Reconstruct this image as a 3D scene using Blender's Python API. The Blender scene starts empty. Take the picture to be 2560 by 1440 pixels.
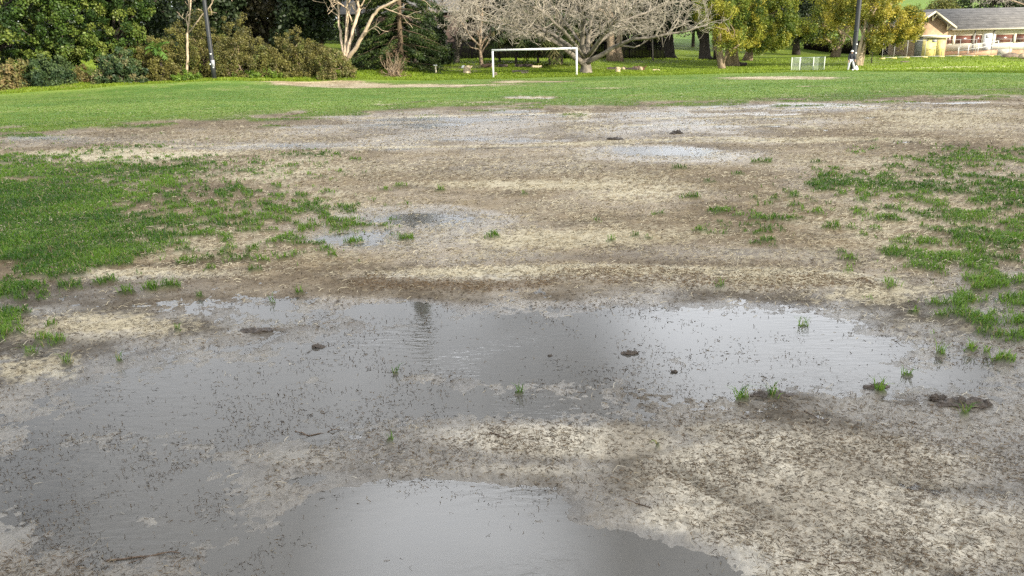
import bpy, math, random
import numpy as np
R = np.random.default_rng(11)
random.seed(5)
C = bpy.context.scene.collection
SC = bpy.context.scene

# ---------------------------------------------------------------- camera frame (metres, x right, y away, z up)
F = 1923.0; HC = 1.6; TH = math.atan(572 / F); RO = math.radians(1.4)
_f = np.array([0, math.cos(TH), -math.sin(TH)]); _u0 = np.array([0, math.sin(TH), math.cos(TH)]); _r0 = np.array([1.0, 0, 0])
_u = math.cos(RO) * _u0 + math.sin(RO) * _r0; _r = math.cos(RO) * _r0 - math.sin(RO) * _u0
def ray(px, py): return _f + (px - 1280) / F * _r - (py - 720) / F * _u
def at(px, py, z=0.0):
    d = ray(px, py); k = (z - HC) / d[2]; return d * k
def place(px, py, Y):
    d = ray(px, py); p = d * Y / d[1]; p[2] += HC; return p

# ---------------------------------------------------------------- noise
def _hash(ix, iy, seed):
    h = (ix.astype(np.int64) * 374761393 + iy.astype(np.int64) * 668265263 + seed * 1442695041) & 0xffffffff
    h = ((h ^ (h >> 13)) * 1274126177) & 0xffffffff
    h = (h ^ (h >> 16)) & 0xffffff
    return h / float(0xffffff)
def vnoise(x, y, seed=0):
    ix = np.floor(x); iy = np.floor(y); fx = x - ix; fy = y - iy
    fx = fx * fx * (3 - 2 * fx); fy = fy * fy * (3 - 2 * fy)
    a = _hash(ix, iy, seed); b = _hash(ix + 1, iy, seed); c = _hash(ix, iy + 1, seed); d = _hash(ix + 1, iy + 1, seed)
    return (a + (b - a) * fx) * (1 - fy) + (c + (d - c) * fx) * fy
def fbm(x, y, s, seed=0, octv=3):          # s: size of the largest feature in metres; about 0..1, mean .5
    v = 0; a = 1; t = 0
    for o in range(octv):
        ca, sa = math.cos(o * 1.1 + seed), math.sin(o * 1.1 + seed)
        v = v + a * vnoise((x * ca - y * sa) / s + 17.3 * o + seed * 3.1, (x * sa + y * ca) / s + 9.7 * o, seed + o * 7); t += a; a *= .5; s *= .5
    return v / t
def sst(a, b, v):
    t = np.clip((v - a) / (b - a), 0, 1); return t * t * (3 - 2 * t)
def lerp(a, b, t):
    a = np.asarray(a, float); b = np.asarray(b, float); t = np.asarray(t)[..., None]; return a + (b - a) * t

# ---------------------------------------------------------------- terrain
def edge_y(x): return np.interp(x, EDGE[:, 0], EDGE[:, 1])
_cp = [(0, 237, 57), (450, 208, 63), (820, 203, 66), (120, 212, 60.5), (340, 207, 61), (534, 198, 63), (640, 192, 67), (880, 184, 68), (985, 193, 69),
       (1180, 186, 73), (1225, 158, 82), (1130, 157, 84), (1380, 148, 92), (1640, 148, 92), (1100, 150, 92), (900, 172, 76), (1465, 183, 71), (1640, 178, 76),
       (1803, 173, 78), (1835, 163, 84), (1762, 150, 95), (1870, 152, 92), (1670, 147, 100), (1720, 118, 125), (1950, 108, 135), (1990, 137, 112), (2090, 144, 98),
       (2175, 165, 76), (2131, 178, 67), (2260, 145, 87), (2400, 142, 87), (2560, 140, 87), (2560, 165, 70), (2330, 18, 220), (1900, 60, 200), (1400, 60, 200),
       (900, 60, 200), (400, 60, 200), (100, 120, 100), (500, 130, 100)]
CP = np.array([place(*c) for c in _cp])
_flat = [(x, y, 0.0) for x in (-45, -20, 0, 20, 45) for y in (40, 52)] + [(0, 66, 0), (7, 67, 0), (14, 66, 0), (22, 65, 0), (29, 61, 0)]
CP = np.vstack([CP, np.array(_flat)])
CP = np.vstack([CP, [(-120, 60, 2), (-120, 120, 5), (-140, 220, 12), (160, 60, 0.5), (160, 120, 4), (180, 230, 14), (-60, 300, 16), (60, 300, 18)]])
def _tps(r2): return r2 * np.log(np.maximum(r2, 1e-9)) * .5
def _fit():
    n = len(CP); S = 50.0
    P = CP[:, :2] / S
    K = _tps(((P[:, None] - P[None]) ** 2).sum(-1)) + np.eye(n) * 2e-3
    A = np.zeros((n + 3, n + 3)); A[:n, :n] = K; A[:n, n] = 1; A[:n, n + 1:] = P; A[n, :n] = 1; A[n + 1:, :n] = P.T
    return P, np.linalg.solve(A, np.r_[CP[:, 2], 0, 0, 0]), S
_P, _W, _S = _fit()
def terrain(x, y):
    x = np.atleast_1d(np.asarray(x, float)); y = np.atleast_1d(np.asarray(y, float))
    z = np.zeros_like(x); far = np.where(y > 38)[0]
    xx = np.clip(x[far], -150, 190) / _S; yy = np.clip(y[far], 0, 300) / _S
    n = len(_P)
    for i in range(0, len(far), 60000):
        a = xx[i:i + 60000]; b = yy[i:i + 60000]
        K = _tps((a[:, None] - _P[None, :, 0]) ** 2 + (b[:, None] - _P[None, :, 1]) ** 2)
        z[far[i:i + 60000]] = K @ _W[:n] + _W[n] + _W[n + 1] * a + _W[n + 2] * b
    return np.clip(z, -.4, 30) * sst(38, 56, y)
def tz(x, y): return float(terrain(x, y)[0])
def hit(px, py):
    d = ray(px, py); d = d / d[1]; k = np.arange(40, 110, .1); z = HC + d[2] * k; g = terrain(d[0] * k, k); i = int(np.argmax(z < g)); return d[0] * k[i], k[i]
_e = [hit(*p) for p in [(-120, 247), (0, 237), (200, 224), (450, 208), (640, 205), (820, 204), (1040, 202), (1232, 199), (1442, 194), (1620, 190), (1760, 187), (1900, 184), (2130, 180), (2350, 182), (2560, 184), (2700, 186)]]
EDGE = np.array([(-300, 50)] + _e + [(300, 45)], float)
def gpos(px, py, Y):                      # a point standing on the terrain in the direction of a photo column
    p = place(px, py, Y); p[2] = tz(p[0], p[1]); return p

# ---------------------------------------------------------------- the field's cover, as patches given in image pixels, cast onto the ground plane
def _ell(lst): return lst
def image_px(x, y):
    """image pixel column and row of each ground point, so that patches listed below in pixels get their ground shape"""
    y_ = np.maximum(y, .35); zc = y_ * _f[1] - HC * _f[2]
    return 1280 + F * (x * _r[0] + y_ * _r[1] - HC * _r[2]) / zc, 720 - F * (x * _u[0] + y_ * _u[1] - HC * _u[2]) / zc
GR = _ell([(60, 540, 380, 140, 1.0), (300, 485, 380, 105, .52), (500, 520, 420, 130, .38), (150, 430, 420, 55, .6), (600, 440, 330, 70, .3), (20, 720, 80, 35, .8),
           (10, 800, 70, 60, .5), (90, 880, 80, 40, .3), (2520, 545, 210, 115, .56), (2280, 490, 320, 110, .37), (2330, 640, 300, 110, .36), (2500, 780, 150, 110, .44), (2000, 560, 250, 90, .14), (2400, 430, 260, 60, .45)])
BARE = _ell([(930, 214, 380, 5, 1), (1330, 204, 110, 4, .9), (1950, 196, 160, 4, 1), (1500, 222, 90, 2, .6), (2030, 219, 50, 2, .6), (1330, 248, 80, 5, 1), (2350, 172, 230, 3, .6)])
ST = _ell([(1480, 686, 660, 17, 1.0), (1250, 560, 700, 120, .34), (1300, 430, 800, 50, .42), (700, 640, 500, 30, .42), (1900, 640, 400, 40, .36), (330, 390, 430, 22, .9), (700, 430, 300, 60, .6), (820, 500, 200, 60, .5), (1330, 465, 340, 13, 1), (1580, 470, 260, 45, .6), (1430, 607, 290, 36, .95), (1700, 590, 220, 40, .55),
           (1440, 290, 50, 16, .9), (1480, 320, 130, 15, .5), (2000, 352, 380, 7, .9), (1500, 362, 200, 5, .8), (2350, 300, 320, 40, .6), (2100, 400, 300, 40, .45), (2250, 560, 380, 170, .5),
           (450, 600, 320, 70, .55), (330, 685, 340, 16, .8), (1450, 688, 560, 14, .8), (1980, 705, 270, 25, .9), (2150, 740, 220, 30, .75), (230, 815, 260, 46, .8), (60, 930, 140, 50, .7),
           (1000, 420, 320, 30, .4), (1440, 400, 220, 30, .35), (2350, 820, 250, 60, .3), (600, 345, 500, 30, .35), (1100, 262, 500, 6, .5), (2000, 300, 300, 12, .35), (1250, 640, 300, 20, .35)])
SA = _ell([(1980, 1200, 520, 130, 1.0), (2150, 1370, 560, 130, 1.0), (1400, 1100, 380, 55, .8), (1700, 1300, 200, 60, .8), (1850, 1080, 220, 40, .5), (400, 1300, 110, 30, .5), (750, 1150, 160, 40, .45), (1320, 1180, 240, 22, .5),
           (1480, 692, 640, 22, 1.0), (1950, 712, 300, 24, 1.0), (330, 692, 330, 16, .65), (210, 825, 230, 46, .6), (1900, 1090, 300, 40, .35), (1800, 1330, 160, 60, .5)])
PU = _ell([(1700, 830, 420, 62, 1), (1250, 872, 420, 86, 1), (2050, 868, 240, 44, 1), (1000, 790, 160, 32, .85), (900, 900, 280, 80, .6), (620, 975, 150, 26, .55), (600, 1040, 640, 150, .58),
           (220, 1200, 520, 230, .60), (1050, 1010, 560, 70, .50), (1950, 925, 420, 60, .55), (2330, 940, 230, 60, .40), (720, 790, 300, 42, .36), (400, 1330, 420, 140, .52), (1150, 1400, 400, 130, 1), (880, 1340, 240, 95, 1),
           (1480, 1400, 240, 90, 1), (1060, 1262, 320, 62, 1), (780, 1200, 150, 45, .45), (780, 1445, 330, 110, 1), (1620, 1425, 260, 75, 1), (1070, 545, 250, 26, .62), (880, 590, 150, 25, .5), (1650, 379, 140, 11, .7), (740, 365, 130, 5, .75),
           (1180, 300, 230, 7, .62), (1020, 316, 160, 6, .55), (1190, 350, 230, 9, .5), (1310, 279, 60, 4, .75), (1330, 247, 60, 3, .75), (1680, 287, 240, 5, .62), (1720, 311, 120, 4, .62),
           (2010, 265, 260, 3, .65), (2400, 259, 100, 3, .5), (130, 347, 80, 4, .5), (760, 317, 80, 4, .5), (1500, 300, 120, 5, .4)])
WETP = _ell([(1120, 320, 380, 44, .7), (1660, 318, 320, 40, .7), (1660, 388, 240, 24, 1), (1060, 572, 330, 48, 1), (800, 365, 330, 12, .8), (2000, 270, 400, 12, .8), (150, 352, 250, 14, .7), (1300, 420, 300, 24, .5), (1800, 640, 400, 26, .6), (1300, 650, 400, 30, .5), (330, 720, 330, 30, .5)])
DRAG = [[(1690, 1185), (1800, 1240), (1950, 1305)], [(2150, 1180), (2300, 1215), (2520, 1235)], [(150, 660), (420, 668), (650, 655)], [(2060, 1330), (2250, 1400), (2400, 1440)]]
DRAG = [[at(*p)[:2] for p in l] for l in DRAG]
LINE = [[(900, 705), (1050, 716), (1300, 708), (1420, 692), (1600, 702), (1900, 716), (2150, 706)], [(1450, 690), (1600, 686), (1720, 694)]]
LINE = [[at(*p)[:2] for p in l] for l in LINE]
RUT = [[(820, 376), (1300, 371), (1600, 358), (1750, 351), (2330, 356)], [(1550, 318), (1700, 317), (2000, 316), (2060, 325)], [(900, 300), (1250, 291), (1390, 287), (1450, 302)],
       [(1740, 276), (2060, 275), (2240, 269), (2400, 286), (2560, 280)], [(300, 371), (500, 371), (640, 369)], [(1600, 300), (1800, 301), (1990, 295), (2300, 294)]]
RUT = [[at(*p)[:2] for p in l] for l in RUT]
BND = np.array([at(*p)[:2] for p in [(-250, 345), (0, 335), (150, 328), (300, 312), (450, 302), (600, 293), (800, 287), (1000, 272), (1200, 264), (1400, 264), (1550, 259), (1800, 257), (2000, 249), (2300, 243), (2560, 233), (2800, 225)]])
TUFT = [(885, 607, 9), (1020, 602, 8), (1230, 602, 7), (1795, 533, 9), (1650, 540, 6), (1725, 500, 8), (1925, 608, 9), (2075, 575, 9), (1310, 490, 6), (565, 645, 8), (460, 633, 8), (890, 403, 9),
        (818, 485, 9), (830, 570, 6), (520, 683, 6), (430, 722, 8), (385, 728, 7), (320, 738, 6), (275, 710, 7), (250, 716, 6), (500, 745, 4), (680, 760, 4), (750, 738, 4), (105, 860, 7), (85, 895, 6), (170, 915, 7), (130, 825, 5), (60, 790, 6),
        (110, 740, 6), (2505, 905, 8), (2495, 848, 6), (2430, 880, 6), (2465, 888, 4), (2350, 890, 4), (1800, 725, 4), (1930, 997, 4), (2130, 655, 6), (2345, 770, 8), (2400, 780, 6), (2350, 800, 6), (1298, 985, 3), (990, 935, 2), (2410, 1045, 3), (2005, 815, 4),
        (1855, 1005, 4), (1645, 1128, 2), (2200, 985, 4), (2120, 690, 5), (2280, 790, 4), (1750, 585, 6), (1590, 600, 5), (1620, 605, 5), (1530, 612, 4), (985, 550, 6), (700, 540, 8), (1490, 560, 5), (2270, 940, 3), (975, 1110, 2), (300, 910, 3), (445, 834, 3),
        (1000, 470, 7), (960, 478, 7), (1100, 480, 6), (1850, 440, 8), (1900, 410, 9), (2040, 410, 8), (1780, 460, 7), (1700, 425, 6), (2060, 445, 7), (140, 660, 8), (60, 690, 8), (640, 683, 5), (1990, 520, 8)]
TUFT = [(at(a, b)[0], at(a, b)[1], r / 100 * min(1.3, .20 + .095 * at(a, b)[1])) for a, b, r in TUFT]

def patches(lst, x, y, wx, wy, soft=.55, smax=True):
    out = np.zeros_like(x)
    for cx, cy, a, b, w in lst:
        m = (np.abs(x - cx) < a * 1.8) & (np.abs(y - cy) < b * 1.8)
        if not m.any(): continue
        i = np.where(m)[0]
        d = np.sqrt(((x[i] - cx) / a + wx[i] * .38) ** 2 + ((y[i] - cy) / b + wy[i] * .45) ** 2)
        v = w * (1 - sst(1 - soft, 1 + soft * .6, d))
        out[i] = np.maximum(out[i], v)
    return out
def seg_dist(poly, x, y):
    d = np.full_like(x, 1e9)
    for (ax, ay), (bx, by) in zip(poly[:-1], poly[1:]):
        t = np.clip(((x - ax) * (bx - ax) + (y - ay) * (by - ay)) / ((bx - ax) ** 2 + (by - ay) ** 2), 0, 1)
        d = np.minimum(d, np.hypot(x - ax - t * (bx - ax), y - ay - t * (by - ay)))
    return d
def masks(x, y):
    n = len(x); M = {}
    sc = np.clip(y / 10, .5, 3)
    wx = (fbm(x, y, 1.1, 21, 4) - .5) * 2.2; wy = (fbm(x, y, 1.3, 22, 4) - .5) * 2.2
    U, Vv = image_px(x, y)
    gp = patches(GR, U, Vv, wx, wy, .8)
    far = sst(-5.0, 5.0, y - np.interp(x, BND[:, 0], BND[:, 1]) + wy * 3.6)
    far0 = far; bare = patches(BARE, U, Vv, wx * .6, wy * .6, .6) * far
    far = far * (1 - .93 * patches(BARE, U, Vv, wx * .6, wy * .6, .5))
    edge = y - edge_y(x)
    tn = .74 * fbm(x, y, .15, 31, 3) + .26 * fbm(x, y, 1.0, 32, 2)
    tn = np.clip((tn - .5) / .17 * .33 + .5, 0, 1)
    g = sst(-.12, .10, gp - tn * 1.02) * sst(.02, .14, gp)
    pu0 = patches(PU, U, Vv, wx, wy, .95); g = g * (1 - .85 * sst(.15, .4, pu0))
    tf = np.clip((fbm(x * .45, y, .7, 33, 3) - .5) * 2.0 + .5, 0, 1); gf = sst(-.12, .14, far * 1.32 - tf * 1.05) * sst(.0, .1, far)
    tuft = np.zeros(n)
    for cx, cy, r in TUFT:
        i = np.where((np.abs(x - cx) < r * 3) & (np.abs(y - cy) < r * 2.2))[0]
        if len(i):
            d = np.hypot((x[i] - cx) / (r * 1.35), (y[i] - cy) / (r * .8)) + (tn[i] - .5) * .9
            tuft[i] = np.maximum(tuft[i], 1 - sst(.6, 1.15, d))
    pu = patches(PU, U, Vv, wx, wy, .95)
    stk = fbm(x * .28, y, .5, 24, 3) - .5; pu = np.clip(pu + np.where(pu > .02, stk * 1.5 * sst(7, 14, y), 0), 0, 1) * (1 - .36 * sst(8, 12, y))
    st = patches(ST, U, Vv, wx, wy, .9)
    sa = patches(SA, U, Vv, wx, wy, .8)
    dl = np.zeros(n)
    for l in LINE:
        dl = np.maximum(dl, 1 - sst(.03, .20, seg_dist(l, x, y + wy * .12) + (tn - .5) * .16))
    rut = np.full(n, 0.0); rid = np.full(n, 0.0)
    k = np.where((y > 9) & (y < 36))[0]
    if len(k):
        for l in RUT:
            for jj, off in ((0, 0), (1, 1)):
                dd = seg_dist(l, x[k], y[k] + wy[k] * .10 - off * .02 * y[k])
                if off == 0: rut[k] = np.maximum(rut[k], 1 - sst(.015 * 1, .075 + .0016 * y[k], dd))
                else: rid[k] = np.maximum(rid[k], (1 - sst(.05, .05 + .016 * y[k], dd)) * .9)
    wp = patches(WETP, U, Vv, wx, wy, .9); dr = np.zeros(n); k = np.where(y < 7)[0]
    for l in DRAG:
        dd = seg_dist(l, x[k], y[k] + wy[k] * .04); dr[k] = np.maximum(dr[k], 1 - sst(.012, .05 + .006 * y[k], dd + (tn[k] - .5) * .04))
    M.update(wp=wp, dr=dr, grass=np.maximum(np.maximum(g, gf), tuft), turf=far, pu=pu, st=np.maximum(st, rid * .8), sa=sa, dl=dl, rut=rut, bare=bare, edge=edge, wx=wx, wy=wy, tn=tn, tuft=tuft, gp=gp)
    return M
def field_h(x, y, M):
    pu = M['pu']
    damp = np.clip(5.5 / np.maximum(y, .1), .25, 1)
    base = .009 + .012 * M['st'] + .010 * M['sa'] + .03 * np.clip(M['grass'], 0, 1) * (1 - pu) + .04 * M['turf'] + .008 * M['dl']
    base = base - .014 * M['rut'] - .007 * M['dr'] - pu * .030
    base = base + (fbm(x, y, .9, 41, 2) - .5) * .022 * (1 - np.clip(1.7 * pu, 0, .92))
    base = base + (fbm(x, y, .34, 45, 4) - .5) * .013 * (1 - sst(6, 9, y)) * sst(.02, .2, pu) * (1 - .7 * sst(.7, 1, pu))
    deep = sst(.55, .95, pu)
    m1 = (fbm(x, y, .085, 42, 3) - .5); m2 = (fbm(x, y, .024, 43, 2) - .5)
    base = base + damp * (1 - .45 * sst(.2, .4, pu)) * (1 - .5 * deep) * (m1 * .018 + m2 * .014)
    near = 1 - sst(36, 46, y)
    return base * near + (.05 + (fbm(x, y, 3, 44, 3) - .5) * .10) * (1 - near) * sst(36, 60, y)

# ---------------------------------------------------------------- materials
def newmat(name):
    m = bpy.data.materials.new(name); m.use_nodes = True; nt = m.node_tree; nt.nodes.clear()
    return m, nt, nt.nodes, nt.links
def mat_plain(name, col, rough=.6, nscale=0, namt=.0, bump=0, metal=0, spec=.5, bscale=None, stretch=(1, 1, 1)):
    m, nt, N, L = newmat(name)
    o = N.new('ShaderNodeOutputMaterial'); b = N.new('ShaderNodeBsdfPrincipled'); L.new(b.outputs[0], o.inputs[0])
    b.inputs['Roughness'].default_value = rough; b.inputs['Metallic'].default_value = metal; b.inputs['Specular IOR Level'].default_value = spec
    b.inputs['Base Color'].default_value = (*col, 1)
    if nscale:
        tc = N.new('ShaderNodeTexCoord'); mp = N.new('ShaderNodeMapping'); mp.inputs['Scale'].default_value = stretch
        L.new(tc.outputs['Object'], mp.inputs[0])
        n = N.new('ShaderNodeTexNoise'); n.inputs['Scale'].default_value = nscale; n.inputs['Detail'].default_value = 5; L.new(mp.outputs[0], n.inputs['Vector'])
        r = N.new('ShaderNodeMapRange'); r.inputs[1].default_value = .3; r.inputs[2].default_value = .7; r.inputs[3].default_value = 1 - namt; r.inputs[4].default_value = 1 + namt
        L.new(n.outputs[0], r.inputs[0])
        x = N.new('ShaderNodeVectorMath'); x.operation = 'SCALE'; x.inputs[0].default_value = col; L.new(r.outputs[0], x.inputs['Scale']); L.new(x.outputs[0], b.inputs['Base Color'])
        if bump:
            bp = N.new('ShaderNodeBump'); bp.inputs['Strength'].default_value = bump; bp.inputs['Distance'].default_value = .05; L.new(n.outputs[0], bp.inputs['Height']); L.new(bp.outputs[0], b.inputs['Normal'])
    return m
def mat_leaf(name, trans=.3, rough=.55, spec=.35):
    m, nt, N, L = newmat(name)
    o = N.new('ShaderNodeOutputMaterial'); b = N.new('ShaderNodeBsdfPrincipled'); t = N.new('ShaderNodeBsdfTranslucent'); mx = N.new('ShaderNodeMixShader')
    a = N.new('ShaderNodeAttribute'); a.attribute_name = 'col'
    L.new(a.outputs['Color'], b.inputs['Base Color']); L.new(a.outputs['Color'], t.inputs['Color'])
    b.inputs['Roughness'].default_value = rough; b.inputs['Specular IOR Level'].default_value = spec
    mx.inputs[0].default_value = trans
    L.new(b.outputs[0], mx.inputs[1]); L.new(t.outputs[0], mx.inputs[2]); L.new(mx.outputs[0], o.inputs[0])
    return m
LEAF = mat_leaf('leaf'); LEAF_GLOSS = mat_leaf('glossy_leaf', .12, .5, .3); BLADE = mat_leaf('grass_blade', .35, .5, .3); STRAW = mat_leaf('straw', .12, .7, .2)
BARK_PALE = mat_plain('pale_bark', (.40, .31, .21), .8, 3.0, .35, .5)
BARK_GREY = mat_plain('grey_bark', (.15, .128, .098), .85, 3, .5, .6)
BARK_TWIG = mat_plain('twig_bark', (.285, .25, .195), .85, 3, .5)
BARK_DARK = mat_plain('dark_bark', (.045, .035, .026), .9, 4, .3, .5)
BARK_TAN = mat_plain('tan_bark', (.23, .17, .11), .85, 4, .35, .5)
BARK_FIR = mat_plain('fir_bark', (.10, .07, .04), .9, 4, .3, .5)

# ---------------------------------------------------------------- mesh helpers
def mesh_from(name, V, Q=None, T=None, mat=None, col=None, smooth=False):
    me = bpy.data.meshes.new(name); V = np.asarray(V, np.float32)
    nq = 0 if Q is None else len(Q); ntr = 0 if T is None else len(T)
    me.vertices.add(len(V)); me.vertices.foreach_set('co', V.ravel())
    loops = np.concatenate([np.asarray(a, np.int32).ravel() for a in (Q, T) if a is not None and len(a)])
    me.loops.add(len(loops)); me.loops.foreach_set('vertex_index', loops)
    me.polygons.add(nq + ntr)
    st = np.concatenate([np.arange(nq) * 4, nq * 4 + np.arange(ntr) * 3]).astype(np.int32)
    me.polygons.foreach_set('loop_start', st)
    if smooth: me.polygons.foreach_set('use_smooth', np.ones(nq + ntr, bool))
    me.update(calc_edges=True)
    if col is not None:
        a = me.color_attributes.new('col', 'FLOAT_COLOR', 'POINT'); c = np.ones((len(V), 4), np.float32); c[:, :3] = col; a.data.foreach_set('color', c.ravel())
    if mat: me.materials.append(mat)
    return me
def link(name, me, parent=None):
    o = bpy.data.objects.new(name, me); C.objects.link(o)
    if parent is not None: o.parent = parent
    return o
def tag(o, label, cat, group=None):
    o['label'] = label; o['category'] = cat
    if group: o['group'] = group
    return o
def thing(name, label, cat, loc, group=None):
    o = bpy.data.objects.new(name, None); C.objects.link(o); o.location = tuple(loc); o.empty_display_size = .2
    return tag(o, label, cat, group)
class MB:
    """collects boxes, tubes and polygons into one mesh"""
    def __init__(s): s.V = []; s.Q = []; s.T = []; s.n = 0
    def add(s, V, Q=(), T=()):
        V = np.asarray(V, float); s.V.append(V)
        if len(Q): s.Q.append(np.asarray(Q) + s.n)
        if len(T): s.T.append(np.asarray(T) + s.n)
        s.n += len(V); return s
    def box(s, c, d, rz=0.0, tilt=None):
        c = np.asarray(c, float); d = np.asarray(d, float) / 2
        V = np.array([(x, y, z) for x in (-1, 1) for y in (-1, 1) for z in (-1, 1)], float) * d
        if tilt is not None: V = V @ np.asarray(tilt).T
        if rz: V = V @ np.array([[math.cos(rz), math.sin(rz), 0], [-math.sin(rz), math.cos(rz), 0], [0, 0, 1]])
        return s.add(V + c, [(0, 1, 3, 2), (4, 6, 7, 5), (0, 4, 5, 1), (2, 3, 7, 6), (0, 2, 6, 4), (1, 5, 7, 3)])
    def tube(s, P, rad, k=6, cap=True):
        P = np.asarray(P, float); n = len(P); rad = np.broadcast_to(np.asarray(rad, float), (n,))
        T = np.empty_like(P); T[1:-1] = P[2:] - P[:-2]; T[0] = P[1] - P[0]; T[-1] = P[-1] - P[-2]
        T /= np.maximum(np.linalg.norm(T, axis=1, keepdims=True), 1e-9)
        ref = np.array([0, 0, 1.0]) if abs(T[0, 2]) < .9 else np.array([1.0, 0, 0])
        A = np.cross(T, ref); A /= np.maximum(np.linalg.norm(A, axis=1, keepdims=True), 1e-9); B = np.cross(T, A)
        an = np.arange(k) * 2 * math.pi / k
        V = P[:, None] + rad[:, None, None] * (np.cos(an)[None, :, None] * A[:, None] + np.sin(an)[None, :, None] * B[:, None])
        i = np.arange(n - 1)[:, None] * k; j = np.arange(k)[None]; j2 = (j + 1) % k
        Q = np.stack([i + j, i + j2, i + k + j2, i + k + j], -1).reshape(-1, 4)
        V = V.reshape(-1, 3); T3 = []
        if cap:
            V = np.vstack([V, P[0], P[-1]]); m = n * k
            T3 = [(m, (q + 1) % k, q) for q in range(k)] + [(m + 1, (n - 1) * k + q, (n - 1) * k + (q + 1) % k) for q in range(k)]
        return s.add(V, Q, T3)
    def prism(s, poly, y0, y1):           # polygon in x,z extruded along y
        n = len(poly); V = [(x, y0, z) for x, z in poly] + [(x, y1, z) for x, z in poly]
        Q = [(i, (i + 1) % n, n + (i + 1) % n, n + i) for i in range(n)]
        T = [(0, i + 1, i) for i in range(1, n - 1)] + [(n, n + i, n + i + 1) for i in range(1, n - 1)]
        return s.add(V, Q, T)
    def mesh(s, name, mat, smooth=False):
        return mesh_from(name, np.vstack(s.V), np.vstack(s.Q) if s.Q else None, np.vstack(s.T) if s.T else None, mat, None, smooth)
    def obj(s, name, mat, parent=None, smooth=False, origin=None):
        if origin is not None: s.V = [v - np.asarray(origin) for v in s.V]
        return link(name, s.mesh(name, mat, smooth), parent)

def leaf_mesh(name, cen, rad, per, size, pal, mat, up=.25, out=.5, ratio=1.7, squash=1.0, hang=0.0):
    cen = np.asarray(cen, float); M = len(cen); rad = np.broadcast_to(np.asarray(rad, float), (M,))
    idx = np.repeat(np.arange(M), per); n = len(idx)
    o = R.normal(size=(n, 3)); o /= np.linalg.norm(o, axis=1, keepdims=True)
    rr = rad[idx] * np.sqrt(R.uniform(.02, 1, n))
    off = o * rr[:, None]; off[:, 2] *= squash
    if hang: off[:, 2] -= hang * rad[idx] * R.uniform(0, 1, n) ** 2
    nr = R.normal(size=(n, 3)) * .8 + o * out + np.array([0, 0, up]); nr /= np.linalg.norm(nr, axis=1, keepdims=True)
    a = np.cross(nr, R.normal(size=(n, 3))); a /= np.linalg.norm(a, axis=1, keepdims=True); b = np.cross(nr, a)
    s = size * R.uniform(.6, 1.35, n)[:, None]
    c = cen[idx] + off
    V = np.stack([c - a * s * .5, c + b * s * .5 / ratio, c + a * s * .5, c - b * s * .5 / ratio], 1).reshape(-1, 3)
    Q = np.arange(n * 4).reshape(n, 4)
    pal = np.asarray(pal, float)
    ct = R.uniform(0, 1, M) * (len(pal) - 1)
    t = np.clip(ct[idx] + R.normal(0, .35, n), 0, len(pal) - 1.001); i0 = t.astype(int); fr = (t - i0)[:, None]
    i1 = np.minimum(i0 + 1, len(pal) - 1)
    col = (pal[i0] * (1 - fr) + pal[i1] * fr) * R.uniform(.75, 1.3, n)[:, None]
    return mesh_from(name, V, Q, None, mat, np.repeat(col, 4, 0))
def lobe_pts(lobes, n, shell=.35):
    """n clump centres through a set of ellipsoids (centre, radii), denser towards the outside"""
    lobes = [(np.asarray(c, float), np.asarray(r, float)) for c, r in lobes]
    w = np.array([r[0] * r[2] for c, r in lobes]); w /= w.sum()
    k = R.choice(len(lobes), n, p=w); out = []
    for i in k:
        v = R.normal(size=3); v /= np.linalg.norm(v); q = R.uniform(shell, 1) ** .6
        out.append(lobes[i][0] + v * q * lobes[i][1])
    return np.array(out)
def limb(a, b, n=5, wob=.08, sag=0.0):
    a = np.asarray(a, float); b = np.asarray(b, float); t = np.linspace(0, 1, n)[:, None]
    P = a + (b - a) * t; L = np.linalg.norm(b - a)
    P[1:-1] += R.normal(0, wob * L, (n - 2, 3)); P[:, 2] += sag * L * np.sin(t[:, 0] * math.pi)
    return P
def grow(out, p, d, L, r, lev, P):
    n = P['seg'][lev]; pts = [p]; rr = [r]; d = d / np.linalg.norm(d)
    for i in range(n):
        d = d + R.normal(0, P['wig'][lev], 3); d[2] += P['trop'][lev]; d = d / math.sqrt(d @ d)
        p = p + d * (L / n); pts.append(p); rr.append(max(r * (1 - (i + 1) / n * P['tap']), P['rmin']))
    out.append((np.array(pts), np.array(rr), lev))
    if lev < P['max']: sprout(out, pts, rr, L, lev, P)
def sprout(out, pts, rr, L, lev, P, t0=.25):
    pts = np.asarray(pts); m = len(pts) - 1
    for k in range(P['kids'][lev]):
        t = R.uniform(t0, 1.0) * m; i = min(int(t), m - 1); f = t - i
        q = pts[i] * (1 - f) + pts[i + 1] * f; dd = pts[i + 1] - pts[i]; dd = dd / np.linalg.norm(dd)
        s = R.normal(size=3); s -= dd * (s @ dd); s /= np.linalg.norm(s); s *= P.get('flat', np.ones(3))
        ang = R.uniform(*P['ang']); nd = dd * math.cos(ang) + s * math.sin(ang)
        r0 = (rr[i] * (1 - f) + rr[i + 1] * f)
        grow(out, q, nd, L * R.uniform(*P['ratio']), max(r0 * P['rk'], P['rmin']), lev + 1, P)

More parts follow.
